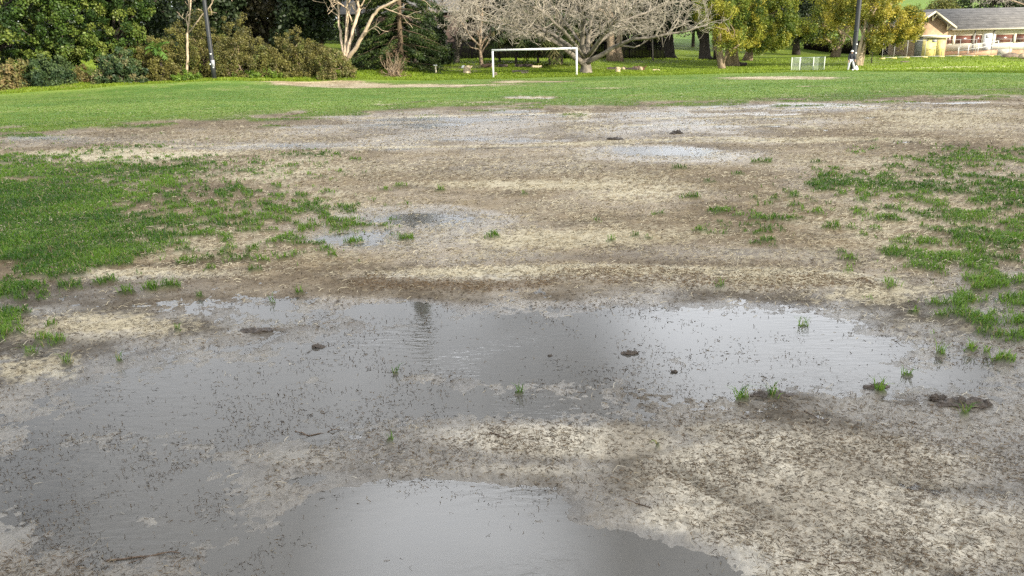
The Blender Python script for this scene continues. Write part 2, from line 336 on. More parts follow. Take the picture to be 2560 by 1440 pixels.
# ================================================================ GROUND (one sheet, finer towards the near field)
def build_ground():
    ys = [1.35]
    while ys[-1] < 420:
        y = ys[-1]
        ys.append(y + min(max(y * y / (1.6 * 769) * 1.25, .0022), .42 if y < 112 else .42 + (y - 112) * .06))
    back = [-160, -60, -25, -10, -3, 0, .9]
    ys = np.array(back + ys)
    core = np.linspace(-1.0, 1.0, 1050)
    out = np.array([1.03, 1.1, 1.25, 1.5, 2, 3, 5, 9, 20, 60])
    s = np.concatenate([-out[::-1], core, out])
    w = np.maximum(ys, 1.35)[:, None]
    X = s[None] * w; lim = 560 + np.abs(s)[None] * 2
    X = np.where(np.abs(X) > lim, np.sign(X) * lim, X)
    Y = np.broadcast_to(ys[:, None], X.shape)
    x = X.ravel().copy(); y = Y.ravel().copy()
    M = masks(x, y)
    z = terrain(x, y) + field_h(x, y, M)
    nr, nc = X.shape
    i = (np.arange(nr - 1)[:, None] * nc + np.arange(nc - 1)[None])
    Q = np.stack([i, i + 1, i + nc + 1, i + nc], -1).reshape(-1, 4)
    # cover colours (albedo)
    n1 = fbm(x, y, 1.6, 51, 4); n2 = fbm(x, y, .22, 52, 3); n3 = fbm(x, y, .035, 53, 2); n4 = fbm(x, y, 6, 54, 3); n5 = fbm(x, y * 2.2, .5, 55, 3)
    col = lerp((.142, .104, .061), (.262, .200, .120), sst(.3, .7, .5 * n1 + .5 * n2))
    nearm = (1 - sst(4.6, 6.2, y + M['wy'] * .5))[:, None]; col = col * (1 - .85 * nearm) + .85 * nearm * lerp((.078, .068, .054), (.162, .144, .115), sst(.3, .7, .4 * n1 + .6 * n2))
    darkm = sst(.56, .72, n5) * .38 * (1 - M['sa']); col = lerp((0, 0, 0), (1, 1, 1), np.ones_like(x)) * col * (1 - darkm[:, None] * .5)
    sa = sst(-.36, .14, M['sa'] * 1.0 - (.5 * n2 + .5 * n1)) * np.clip(M['sa'] * 1.6, 0, 1)
    col = col * (1 - sa[:, None]) + lerp((.27, .235, .18), (.45, .40, .31), sst(.25, .75, n2)) * sa[:, None]
    pk = sst(.60, .74, n3 * .6 + n2 * .4) * sa * .4; col = col * (1 - pk[:, None] * .75)
    stn = np.clip((.6 * n3 + .4 * n2 - .5) / .2 * .35 + .5, 0, 1)
    st = sst(-.2, .2, M['st'] * 1.0 - stn) * np.clip(M['st'] * 1.6, 0, 1)
    col = col * (1 - .85 * st[:, None]) + .85 * st[:, None] * lerp((.36, .30, .19), (.60, .53, .37), n1)
    pn = sst(.1, .5, M['pu']); col = col * (1 - pn[:, None]) + pn[:, None] * (col * .45 + .55 * np.array((.112, .104, .092)))
    col = col * (1 - .6 * M['rut'][:, None]) * (1 - .4 * M['dr'] * sst(.3, .55, n2))[:, None] * (1 - .22 * M['wp'] * (1 - st))[:, None]
    dl = .6 * M['dl'] * sst(.42, .6, n3 * .5 + n2 * .5); col = col * (1 - dl[:, None]) + dl[:, None] * np.array((.12, .08, .045))
    g = M['grass'] * (1 - M['turf']); gb = lerp((.045, .07, .02), (.07, .10, .03), n2)
    col = col * (1 - .8 * g[:, None]) + .8 * g[:, None] * gb
    far = M['turf'] * M['grass']
    turf = lerp((.105, .195, .028), (.205, .280, .052), sst(.36, .64, .35 * n4 + .35 * n1 + .3 * n2))
    fl = .55 * sst(.58, .74, .6 * n5 + .4 * n1) * sst(.45, .6, n2); turf = turf * (1 - fl[:, None]) + fl[:, None] * np.array((.34, .28, .15))
    col = col * (1 - far[:, None]) + far[:, None] * turf
    bare = sst(.25, .7, M['bare'] + (n2 - .5) * .5) * (1 - sst(.2, .5, M['pu'])); col = col * (1 - .9 * bare[:, None]) + .9 * bare[:, None] * lerp((.34, .25, .15), (.62, .50, .31), sst(.3, .7, .5 * n1 + .5 * n2))
    # rough lawn on the bank
    e = sst(-.5, .6, M['edge'] + (M['wx']) * .5)
    lawn = lerp((.125, .19, .013), (.215, .285, .022), sst(.3, .7, .45 * n4 + .3 * n1 + .25 * n2))
    lawn = lawn * (1 - .45 * sst(.5, .68, fbm(x, y, 4.5, 56, 4)))[:, None] + (.30 * sst(.5, .68, fbm(x, y, 4.5, 56, 4)))[:, None] * np.array((.16, .14, .05))
    for (px, py, Yd, rx, ry, c) in [(1145, 178, 75, 2.6, .9, (.15, .11, .09)), (1120, 170, 78, 5, 1.2, (.10, .085, .05)), (1250, 160, 84, 4, 2.2, (.12, .10, .08)), (1600, 158, 88, 5, 3, (.13, .11, .09)), (1205, 171, 79, 3, 1.5, (.10, .08, .06)), (1720, 156, 90, 8, 1.5, (.10, .12, .06)),
                                    (2330, 169, 69, 9, 1.4, (.44, .42, .22)), (2500, 178, 60, 8, 1.2, (.48, .45, .26)), (2470, 167, 70, 7, .8, (.46, .42, .24)), (230, 205, 61, 3, .8, (.20, .18, .06)), (100, 228, 59, 6, 1.2, (.26, .22, .08)), (2150, 155, 84, 3, .8, (.13, .12, .09))]:
        p = place(px, py, Yd); d = np.hypot((x - p[0]) / rx, (y - p[1]) / ry) + (M['wx'] * .35) * min(1, rx)
        a = (1 - sst(.5, 1.15, d))[:, None] * .85; lawn = lawn * (1 - a) + a * np.array(c)
    back = sst(71, 84, y)[:, None] * .55; lawn = lawn * (1 - back) + back * np.array((.055, .075, .014))  # back lawn darkened: tree shade and sparser grass put into its colour
    hill = sst(110, 140, y)[:, None]; lawn = lawn * (1 - hill) + hill * lerp((.08, .14, .014), (.13, .20, .026), n4)
    col = col * (1 - e[:, None]) + e[:, None] * lawn
    out_f = sst(24, 44, np.abs(x) - y * .2) * (y < 30); col = col * (1 - out_f[:, None]) + out_f[:, None] * turf
    wet = np.clip(sst(.05, .30, M['pu']) + .8 * M['wp'] * (1 - .7 * st) + .35 * sst(.45, .7, n1) * (1 - st) * (1 - g) + .85 * nearm[:, 0] * (1 - sa) * sst(.3, .6, n1 * .5 + n2 * .5), 0, 1) * (1 - e) * (1 - np.clip(M['grass'], 0, 1))
    me = mesh_from('ground', np.stack([x, y, z], 1), Q, None, None, np.clip(col, .005, .9), True)
    a = me.attributes.new('wet', 'FLOAT', 'POINT'); a.data.foreach_set('value', wet.astype(np.float32))
    m, nt, N, L = newmat('ground_cover')
    o = N.new('ShaderNodeOutputMaterial'); b = N.new('ShaderNodeBsdfPrincipled'); L.new(b.outputs[0], o.inputs[0])
    ca = N.new('ShaderNodeAttribute'); ca.attribute_name = 'col'; wa = N.new('ShaderNodeAttribute'); wa.attribute_name = 'wet'
    tc = N.new('ShaderNodeTexCoord')
    nz = N.new('ShaderNodeTexNoise'); nz.inputs['Scale'].default_value = 130; nz.inputs['Detail'].default_value = 4; nz.inputs['Roughness'].default_value = .7; L.new(tc.outputs['Object'], nz.inputs['Vector'])
    nz2 = N.new('ShaderNodeTexNoise'); nz2.inputs['Scale'].default_value = 22; nz2.inputs['Detail'].default_value = 5; nz2.inputs['Roughness'].default_value = .7; L.new(tc.outputs['Object'], nz2.inputs['Vector'])
    ad = N.new('ShaderNodeMath'); ad.operation = 'ADD'; L.new(nz.outputs[0], ad.inputs[0]); L.new(nz2.outputs[0], ad.inputs[1])
    mr = N.new('ShaderNodeMapRange'); mr.inputs[1].default_value = .7; mr.inputs[2].default_value = 1.3; mr.inputs[3].default_value = .62; mr.inputs[4].default_value = 1.38; L.new(ad.outputs[0], mr.inputs[0])
    sc = N.new('ShaderNodeVectorMath'); sc.operation = 'SCALE'; L.new(ca.outputs['Color'], sc.inputs[0]); L.new(mr.outputs[0], sc.inputs['Scale']); L.new(sc.outputs[0], b.inputs['Base Color'])
    rg = N.new('ShaderNodeMapRange'); rg.inputs[3].default_value = .85; rg.inputs[4].default_value = .18; L.new(wa.outputs['Fac'], rg.inputs[0]); L.new(rg.outputs[0], b.inputs['Roughness'])
    sp = N.new('ShaderNodeMapRange'); sp.inputs[3].default_value = .12; sp.inputs[4].default_value = .55; L.new(wa.outputs['Fac'], sp.inputs[0]); L.new(sp.outputs[0], b.inputs['Specular IOR Level'])
    bp = N.new('ShaderNodeBump'); bp.inputs['Strength'].default_value = .5; bp.inputs['Distance'].default_value = .012; L.new(ad.outputs[0], bp.inputs['Height']); L.new(bp.outputs[0], b.inputs['Normal'])
    me.materials.append(m)
    g = link('ground', me); g['kind'] = 'structure'
build_ground()

# ---------------------------------------------------------------- standing water
def build_water():
    V = [(-2.6, 1.3, 0), (2.6, 1.3, 0), (34, 38, 0), (-34, 38, 0)]
    m, nt, N, L = newmat('muddy_water')
    o = N.new('ShaderNodeOutputMaterial'); fr = N.new('ShaderNodeFresnel'); fr.inputs[0].default_value = 1.40
    tr = N.new('ShaderNodeBsdfTransparent'); tr.inputs[0].default_value = (.80, .77, .71, 1)
    df = N.new('ShaderNodeBsdfDiffuse'); df.inputs[0].default_value = (.185, .174, .152, 1)
    gl = N.new('ShaderNodeBsdfGlossy'); gl.inputs['Roughness'].default_value = .03
    m1 = N.new('ShaderNodeMixShader'); m1.inputs[0].default_value = .36; m2 = N.new('ShaderNodeMixShader')
    L.new(tr.outputs[0], m1.inputs[1]); L.new(df.outputs[0], m1.inputs[2]); L.new(fr.outputs[0], m2.inputs[0]); L.new(m1.outputs[0], m2.inputs[1]); L.new(gl.outputs[0], m2.inputs[2]); L.new(m2.outputs[0], o.inputs[0])
    tc = N.new('ShaderNodeTexCoord'); mp = N.new('ShaderNodeMapping'); mp.inputs['Scale'].default_value = (9, 26, 1); L.new(tc.outputs['Object'], mp.inputs[0])
    n = N.new('ShaderNodeTexNoise'); n.inputs['Scale'].default_value = 1.0; n.inputs['Detail'].default_value = 3; L.new(mp.outputs[0], n.inputs['Vector'])
    n2 = N.new('ShaderNodeTexNoise'); n2.inputs['Scale'].default_value = .9; n2.inputs['Detail'].default_value = 2; L.new(tc.outputs['Object'], n2.inputs['Vector'])
    mr = N.new('ShaderNodeMapRange'); mr.inputs[1].default_value = .46; mr.inputs[2].default_value = .62; mr.inputs[3].default_value = .015; mr.inputs[4].default_value = .22; L.new(n2.outputs[0], mr.inputs[0])
    bp = N.new('ShaderNodeBump'); bp.inputs['Distance'].default_value = .02; L.new(mr.outputs[0], bp.inputs['Strength']); L.new(n.outputs[0], bp.inputs['Height'])
    sy = N.new('ShaderNodeSeparateXYZ'); L.new(tc.outputs['Object'], sy.inputs[0]); ry = N.new('ShaderNodeMapRange'); ry.inputs[1].default_value = 5.3; ry.inputs[2].default_value = 9.5; ry.inputs[3].default_value = .025; ry.inputs[4].default_value = .22; L.new(sy.outputs['Y'], ry.inputs[0]); L.new(ry.outputs[0], gl.inputs['Roughness'])   # the open middle of the field is ruffled by the wind
    L.new(bp.outputs[0], gl.inputs['Normal'])
    o_ = link('water', mesh_from('water', V, [(0, 1, 2, 3)], None, m)); o_['kind'] = 'structure'
build_water()

# ================================================================ LOOSE COVER
def sample(n, y0, y1, k, sx=.86):
    """points on the field; density per square metre falls as y^-(k+1)"""
    t = R.uniform(0, 1, n)
    y = np.exp(np.log(y0) + t * np.log(y1 / y0)) if k == 1 else (y0 ** (1 - k) + t * (y1 ** (1 - k) - y0 ** (1 - k))) ** (1 / (1 - k))
    x = y * R.uniform(-sx, sx, n)
    return x, y
def ground_z(x, y, M=None):
    M = M or masks(x, y)
    return terrain(x, y) + field_h(x, y, M)
def blades(x, y, z, h, w, lean, col):
    n = len(x); az = R.uniform(0, 2 * math.pi, n); la = R.uniform(0, 2 * math.pi, n)
    sx = np.cos(az) * w / 2; sy = np.sin(az) * w / 2
    lx = np.cos(la) * lean * h; ly = np.sin(la) * lean * h
    zz = np.zeros(n)
    b0 = np.stack([x - sx, y - sy, z - .006], 1); b1 = np.stack([x + sx, y + sy, z - .006], 1)
    m0 = np.stack([x - sx * .8 + lx * .35, y - sy * .8 + ly * .35, z + h * .55], 1); m1 = np.stack([x + sx * .8 + lx * .35, y + sy * .8 + ly * .35, z + h * .55], 1)
    t = np.stack([x + lx, y + ly, z + h * np.sqrt(np.clip(1 - .6 * lean ** 2, .2, 1))], 1)
    V = np.stack([b0, b1, m1, m0, t], 1).reshape(-1, 3); i = np.arange(n)[:, None] * 5
    return V, i + np.array([0, 1, 2, 3]), i + np.array([3, 2, 4]), np.repeat(col, 5, 0)
def build_grass():
    xs, ys = sample(1000000, 2.6, 67, 1.0)
    M = masks(xs, ys)
    keep = R.uniform(0, 1, len(xs)) < M['grass'] * np.where(M['pu'] > .5, .5, 1) * (1 - .5 * sst(17, 38, ys)) * (1 - .4 * sst(40, 60, ys))
    keep &= M['edge'] < 0
    x, y = xs[keep], ys[keep]; M = {k: v[keep] for k, v in M.items()}
    z = ground_z(x, y, M); n = len(x)
    hn = fbm(x, y, .3, 61, 2); cn = fbm(x, y, .5, 62, 3); fn = fbm(x, y, 2.2, 64, 3)
    h = (.020 + .045 * hn) * R.uniform(.55, 1.35, n) * (1 + .25 * (M['tuft'] > .4)) * (1 - .45 * sst(14, 30, y))
    w = np.maximum(.0045, .00105 * y) * R.uniform(.7, 1.3, n)
    t = np.clip(.55 * cn + .45 * fn + R.normal(0, .14, n), 0, 1)
    col = lerp((.042, .115, .009), (.170, .295, .030), sst(.25, .75, t))
    f = sst(14, 26, y)[:, None]; col = col * (1 - f) + f * lerp((.100, .190, .026), (.235, .315, .056), sst(.25, .75, t))
    yl = R.uniform(0, 1, n) < .06; col[yl] = lerp((.20, .19, .06), (.42, .36, .17), R.uniform(0, 1, yl.sum()))
    G1 = blades(x, y, z, h, w, R.uniform(.35, 1.3, n), col)
    # far edge of the field and the rough grass of the bank
    n2 = 200000; x2 = R.uniform(-62, 62, n2); y2 = np.where(R.uniform(0, 1, n2) < .55, edge_y(x2) + R.uniform(-1, 9, n2), R.uniform(50, 100, n2))
    k = (y2 > edge_y(x2) - .1) & (np.abs(x2) < y2 * .8); x2, y2 = x2[k], y2[k]; n2 = len(x2)
    z2 = ground_z(x2, y2); q = fbm(x2, y2, 2.5, 63, 3); h2 = (.06 + .16 * q ** 1.5) * R.uniform(.6, 1.4, n2)
    c2 = lerp((.11, .175, .012), (.22, .295, .024), np.clip(q + R.normal(0, .18, n2), 0, 1))
    G2 = blades(x2, y2, z2, h2, R.uniform(.03, .09, n2), R.uniform(.2, 1, n2), c2)
    off = len(G1[0])
    me = mesh_from('grass', np.vstack([G1[0], G2[0]]), np.vstack([G1[1], G2[1] + off]), np.vstack([G1[2], G2[2] + off]), BLADE, np.vstack([G1[3], G2[3]]))
    o = tag(link('grass', me), 'green grass in tufts and swards over the field and the bank', 'grass'); o['kind'] = 'stuff'
build_grass()
def strips(x, y, z, az, ln, w, el, curl, col):
    n = len(x); dx = np.cos(az); dy = np.sin(az)
    c0 = np.stack([x, y, z + .001], 1); d = np.stack([dx * np.cos(el), dy * np.cos(el), np.sin(el)], 1)
    side = np.stack([-dy, dx, np.zeros(n)], 1)
    tw = R.uniform(-.8, .8, n)[:, None]; sv = side * np.cos(tw) + np.array([0, 0, 1.0]) * np.sin(tw)
    c1 = c0 + d * (ln * .5)[:, None] + side * (curl * ln)[:, None]; c1[:, 2] += np.abs(curl) * ln * .4
    c2 = c0 + d * ln[:, None]; c2[:, 2] = np.maximum(c2[:, 2] - .15 * ln * (el < .4), z - .002)
    hw = (w / 2)[:, None]
    V = np.stack([c0 - sv * hw, c0 + sv * hw, c1 + sv * hw, c1 - sv * hw, c2 + sv * hw * .5, c2 - sv * hw * .5], 1).reshape(-1, 3); i = np.arange(n)[:, None] * 6
    return V, np.concatenate([i + np.array([0, 1, 2, 3]), i + np.array([3, 2, 4, 5])]), np.repeat(col, 6, 0)
def build_litter():
    # pale dead grass lying flat
    x, y = sample(420000, 1.9, 34, 1.15); M = masks(x, y)
    p = np.clip(M['st'] * 1.25 + .26 * sst(4, 7.5, y) + .03 + .10 * M['sa'] + .12 * M['gp'], 0, 1) * np.clip(1.15 - 1.5 * M['pu'], .04, 1) * (1 - M['turf'] * .9) * sst(.25, .6, fbm(x, y, .25, 71, 3))
    k = (R.uniform(0, 1, len(x)) < p) & (R.uniform(0, 1, len(x)) < np.clip(-.12 + y / 6.5, .12, 1)); x, y = x[k], y[k]; M = {a: b[k] for a, b in M.items()}; n = len(x)
    z = ground_z(x, y, M); q = fbm(x, y, .8, 72, 3)
    c = lerp((.34, .265, .15), (.70, .61, .42), np.clip(q + R.normal(0, .22, n), 0, 1)); dk = R.uniform(0, 1, n) < .22; c[dk] *= .35; nr = (1 - sst(3.5, 6, y))[:, None]; c = c * (1 - nr) + nr * (c * .55 + .28 * c.mean(1, keepdims=True))
    w = np.maximum(.0022, .0008 * y) * R.uniform(.6, 1.2, n)
    S = strips(x, y, z, R.normal(0, .9, n), R.uniform(.014, .058, n) * (1 + y * .035), w, R.uniform(-.05, .4, n), R.normal(0, .16, n), c)
    o = tag(link('straw', mesh_from('straw', S[0], S[1], None, STRAW, S[2])), 'pale dead grass stems strewn over the mud', 'straw'); o['kind'] = 'stuff'
    # dark rotten stems: lying on the mud, standing out of the water
    x, y = sample(850000, 1.75, 26, 1.35); M = masks(x, y)
    cl = fbm(x, y, .22, 73, 3); cl2 = fbm(x, y, .9, 74, 2)
    deep2 = np.exp(-((x - at(1150, 1380)[0]) / .62) ** 2 - ((y - at(1150, 1380)[1]) / .32) ** 2)
    cw = sst(.15, .35, M['pu']); ck = (.42 * (1 - cw) + .10 * cw) + (.58 + .30 * cw) * sst(.42 + .06 * cw, .60, .6 * cl + .4 * cl2)
    p = (.22 - .05 * cw + .42 * M['sa'] * (1 - cw) + 2.2 * M['dl']) * ck * (1 - .97 * np.clip(deep2 * 1.6, 0, 1)) * (1 - .7 * np.clip(M['grass'], 0, 1))
    dp = sst(.7, 1.0, M['pu']); p = p * (1 - .80 * dp) * (1 - .8 * M['st'] * (y > 6)) * (1 - M['turf'])
    k = R.uniform(0, 1, len(x)) < p * .85; x, y = x[k], y[k]; M = {a: b[k] for a, b in M.items()}; n = len(x)
    z = ground_z(x, y, M); inw = z < .001; z = np.maximum(z, -.004)
    up = R.uniform(0, 1, n) < np.where(inw, .42, .15)
    ln = np.where(up, R.uniform(.006, .017, n), R.uniform(.006, .027, n)) * (1 + .03 * y); el = np.where(up, R.uniform(.5, 1.45, n), R.uniform(-.03, .22, n))
    c = lerp((.034, .024, .015), (.17, .118, .068), R.uniform(0, 1, n) ** 1.3); lt = R.uniform(0, 1, n) < .12; c[lt] = (.28, .23, .15)
    c[inw] *= .65
    br = M['dl'] > .3; c[br] = lerp((.08, .05, .025), (.24, .16, .08), R.uniform(0, 1, br.sum()))
    az = np.where(x > 0, -.35, .15) + R.normal(0, .75, n) + np.where(R.uniform(0, 1, n) < .5, math.pi, 0)
    w = np.maximum(.0018, .00075 * y) * R.uniform(.6, 1.5, n)
    S = strips(x, y, np.where(inw, np.maximum(z, -.002), z), az, ln, w, el, R.normal(0, .2, n), c)
    o = tag(link('debris', mesh_from('debris', S[0], S[1], None, STRAW, S[2])), 'dark rotten stem bits in the puddles and on the sandy mud', 'plant debris'); o['kind'] = 'stuff'
build_litter()

MUD = mat_plain('wet_clod_mud', (.062, .046, .032), .45, 60, .45, .6)
STICK = mat_plain('wet_stick_bark', (.085, .055, .032), .6, 60, .4, .4)
def clod(label, px, py, w, d, h):
    c = at(px, py); n = 64; nu = 24
    V = []
    for i in range(nu + 1):
        for j in range(n):
            th = i / nu * math.pi / 2; a = j / n * 2 * math.pi
            V.append((math.cos(a) * math.cos(th), math.sin(a) * math.cos(th), math.sin(th)))
    V = np.array(V); u = V[:, 0] * w / 2 + c[0]; v = V[:, 1] * d / 2 + c[1]
    r = .35 + 1.1 * fbm(u + V[:, 2] * .03, v + V[:, 2] * .05, max(w, .05) * .30, 81, 4)
    V = np.stack([V[:, 0] * w / 2 * r, V[:, 1] * d / 2 * r, V[:, 2] * h * (r + 2.4 * (fbm(u, v, max(.022, w * .09), 82, 3) - .42)) - .012 * (V[:, 2] < .05)], 1)
    Q = [(i * n + j, i * n + (j + 1) % n, (i + 1) * n + (j + 1) % n, (i + 1) * n + j) for i in range(nu) for j in range(n)]
    o = tag(link('mud_clod', mesh_from('mud_clod', V, Q, None, MUD, None, True)), label, 'mud clod', 'dark clods around the big puddle')
    g = ground_z(np.array([c[0]]), np.array([c[1]]))[0]; o.location = (c[0], c[1], max(float(g), -.004)); return o
clod('widest clod of crumbled dark mud, on wet grey mud below the right-hand grass tufts', 2420, 1012, .26, .08, .024)
clod('low rounded clod just left of the widest crumbled clod', 2345, 1000, .09, .05, .022)
clod('ragged dark clod lying at the right end of the bright puddle', 2190, 968, .13, .045, .018)
clod('long flat clod on the near shore of the big puddle beside a small green tuft', 1925, 990, .24, .06, .016)
clod('brown clod standing alone in the middle of the big puddle', 1575, 884, .11, .04, .018)
clod('small round brown clod between the two sky-bright areas of the big puddle', 1375, 889, .035, .028, .012)
clod('knobbly clod in shallow water near the puddle\'s lower edge', 1685, 930, .04, .03, .014)
clod('brown lump with straw in the shallow water left of the puddle centre', 800, 868, .11, .045, .014)
clod('flat brown crust at the left shore of the big puddle', 640, 830, .24, .09, .014)
clod('dark flat clod on the far bare mud beyond the puddles', 1540, 350, .36, .24, .03)
clod('peaked dark clod on the far bare mud, right of the flat one', 1690, 335, .30, .22, .045)
def stick(label, pts, r):
    P = [at(*p) for p in pts]; P = np.array(P); P[:, 2] = np.maximum(ground_z(P[:, 0].copy(), P[:, 1].copy()), .0) + r * .7
    Q = np.vstack([limb(a, b, 5, .02)[:-1] for a, b in zip(P[:-1], P[1:])] + [P[-1:]])
    m = MB(); m.tube(Q, np.linspace(r, r * .55, len(Q)), 6)
    for k in range(2):
        i = int(R.integers(2, len(Q) - 1)); e = Q[i] + np.array([R.normal(0, .02), R.normal(0, .02), .012]); m.tube([Q[i], e], [r * .5, r * .3], 5)
    o = m.obj('stick', STICK, None, True, P[0]); o.location = tuple(P[0]); tag(o, label, 'stick', 'sticks lying on the mud')
stick('long brown stick lying on wet mud at the lower left of the near puddle', [(266, 1403), (350, 1393), (450, 1384)], .0040)
stick('curved dark twig half sunk in the shallow water left of centre', [(738, 1078), (775, 1090), (850, 1075)], .0035)
stick('dark broken twig on the sandy mud above the near puddle', [(1225, 1088), (1262, 1103), (1300, 1092)], .0035)
stick('short dark twig at the corner of the near puddle and the sandy mud', [(1560, 1258), (1600, 1270), (1625, 1280)], .0032)
stick('thin twig on pale sandy mud in the lower right corner', [(1985, 1407), (2060, 1420), (2150, 1412)], .0030)
stick('forked twig on the sandy mud under the widest clod', [(2010, 1030), (2045, 1050), (2075, 1062)], .0028)

# ================================================================ TREES AND SHRUBS
def S_at(Y): return F / Y                        # photo pixels per metre at depth Y
def lobe(px, py, rx, ry, Y, rd=None):
    c = place(px, py, Y); s = S_at(Y); return (c, (rx / s, rd if rd else (rx + ry) / 2 / s, ry / s))
def tree(name, label, cat, base, Y, trunks, lobes, nclump, crad, per, lsize, pal, bark, mat=LEAF, group=None, limbs=10, tr=.2, shell=.3, **kw):
    """trunks: list of polylines of photo columns/heights at depth Y (+dy); lobes: the crown's masses"""
    b = gpos(base[0], base[1], Y); t = thing(name, label, cat, b, group)
    mb = MB(); tops = []
    for tk in trunks:
        P = []
        for q in tk[0]:
            p = place(q[0], q[1], Y + (q[2] if len(q) > 2 else 0)); P.append(p)
        P = np.array(P); P[0, 2] = min(P[0, 2], tz(P[0, 0], P[0, 1])) - .05
        rad = np.linspace(tk[1], tk[2], len(P)); rad[0] *= 1.35
        mb.tube(P, rad, 8); tops.append((P, rad))
    cen = lobe_pts(lobes, nclump, shell)
    if limbs and len(cen):
        for k in R.choice(len(cen), min(limbs, len(cen)), replace=False):
            P, rad = tops[int(R.integers(len(tops)))]; i = int(R.integers(max(1, len(P) // 2), len(P)))
            mb.tube(limb(P[i], cen[k], 6, .05, .05), np.linspace(rad[i] * .7, .02, 6), 5, False)
    if trunks: mb.obj('trunk', bark, t, False, b)
    if nclump:
        me = leaf_mesh('crown', cen - b, crad * R.uniform(.7, 1.3, len(cen)), per, lsize, pal, mat, **kw)
        link('crown', me, t)
    return t
EVG = [(.016, .036, .006), (.028, .056, .009), (.046, .084, .012), (.075, .115, .017), (.13, .155, .028)]
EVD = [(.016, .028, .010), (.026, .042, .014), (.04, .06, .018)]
OLV = [(.055, .055, .016), (.105, .100, .026), (.15, .132, .038), (.165, .16, .036), (.09, .12, .028)]
YEL = [(.065, .095, .014), (.15, .165, .022), (.27, .255, .034), (.37, .325, .045), (.48, .385, .055)]
YGR = [(.038, .075, .012), (.10, .145, .018), (.19, .225, .026), (.29, .28, .032), (.38, .33, .04)]
BLU = [(.024, .048, .020), (.040, .072, .026), (.06, .095, .032), (.085, .12, .036)]
FIRP = [(.018, .036, .008), (.03, .055, .012), (.045, .075, .016), (.075, .10, .02)]

# dense broad-leaved trees on the left
tree('broadleaf_tree', 'dense glossy dark-green tree cut by the left edge of the photo', 'tree', (20, 190), 64, [([(10, 190), (0, 120), (-10, 40)], .22, .12)],
     [lobe(-40, 90, 120, 70, 64, 3.2), lobe(60, 20, 130, 80, 64, 3.0), lobe(40, 105, 90, 45, 63, 2.5), lobe(-20, -110, 140, 90, 65, 3.2)], 330, .48, 150, .20, EVG, BARK_DARK, LEAF_GLOSS, 'dense evergreens on the left', shell=.55)
tree('broadleaf_tree', 'dense dark-green tree with yellow-green sprays, second from the left edge', 'tree', (150, 195), 63.5, [([(150, 195), (160, 120), (160, 20)], .2, .1)],
     [lobe(175, 60, 100, 80, 63.5, 2.8), lobe(150, 120, 75, 34, 63, 2.3), lobe(200, -30, 110, 70, 64, 3), lobe(190, -150, 120, 90, 65, 3)], 330, .46, 150, .20, EVG, BARK_DARK, LEAF_GLOSS, 'dense evergreens on the left', shell=.55)
tree('broadleaf_tree', 'dark-green tree tapering down to the right above the blue-green shrub', 'tree', (270, 190), 64.5, [([(265, 190), (275, 120), (290, 10)], .2, .1)],
     [lobe(275, 75, 72, 60, 64, 2.2), lobe(300, 5, 78, 60, 64.5, 2.5), lobe(340, -20, 45, 60, 65, 2), lobe(235, 125, 50, 30, 63.5, 1.6), lobe(290, -120, 110, 80, 66, 3)], 290, .44, 150, .19, EVG, BARK_DARK, LEAF_GLOSS, 'dense evergreens on the left', shell=.55)
def bush(label, px, pyb, Y, w, h, pal, n=90, ls=.16, per=70, crad=.34, name='shrub', cat='shrub', group='shrubs along the left bank', stems=7, hang=.2, mat=LEAF, bark=BARK_TAN, lean=0.0, up=.25):
    """w, h: size in photo pixels"""
    b = gpos(px, pyb, Y); s = S_at(Y); t = thing(name, label, cat, b, group); W, H = w / s, h / s
    cen = []
    while len(cen) < n:
        v = R.normal(size=3); v /= np.linalg.norm(v); v *= R.uniform(.25, 1) ** .5
        if v[2] < -.15: continue
        q = np.array([v[0] * W / 2, v[1] * W / 2 * .8, v[2] * H * .92 + .12]); q[:2] *= R.uniform(.75, 1.1); q[0] += lean * q[2]; cen.append(q)
    cen = np.array(cen); cen[:, 2] = np.maximum(cen[:, 2] * R.uniform(.8, 1.12, n), .1)
    if stems:
        mb = MB()
        for k in R.choice(n, stems, replace=False): mb.tube(limb(np.array([R.normal(0, W * .10), R.normal(0, W * .08), -.05]), cen[k] * 1.05, 6, .06), np.linspace(.05, .012, 6), 5, False)
        mb.obj('stem', bark, t)
    link('foliage', leaf_mesh('foliage', cen, crad * R.uniform(.6, 1.4, n), per, ls, pal, mat, up=up, hang=hang), t)
    return t
bush('low blue-green shrub leaning right on the bank, the left one of two', 128, 212, 60.5, 125, 82, BLU, 130, .17, 80, .33, lean=.15)
bush('blue-green shrub with a few straw-coloured sprays, next to the brown thicket', 305, 208, 61, 130, 88, BLU + [(.22, .19, .09)], 140, .17, 80, .33)
bush('yellow-brown grassy shrub at the left edge of the photo', 25, 212, 60, 110, 66, [(.20, .17, .06), (.13, .14, .04), (.26, .18, .08), (.09, .11, .03)], 90, .2, 60, .32, lean=.3)
bush('small rusty dry shrub in the gap between the two blue-green shrubs', 205, 202, 61.5, 60, 42, [(.16, .10, .04), (.10, .11, .03), (.22, .17, .06)], 40, .15, 60, .25)
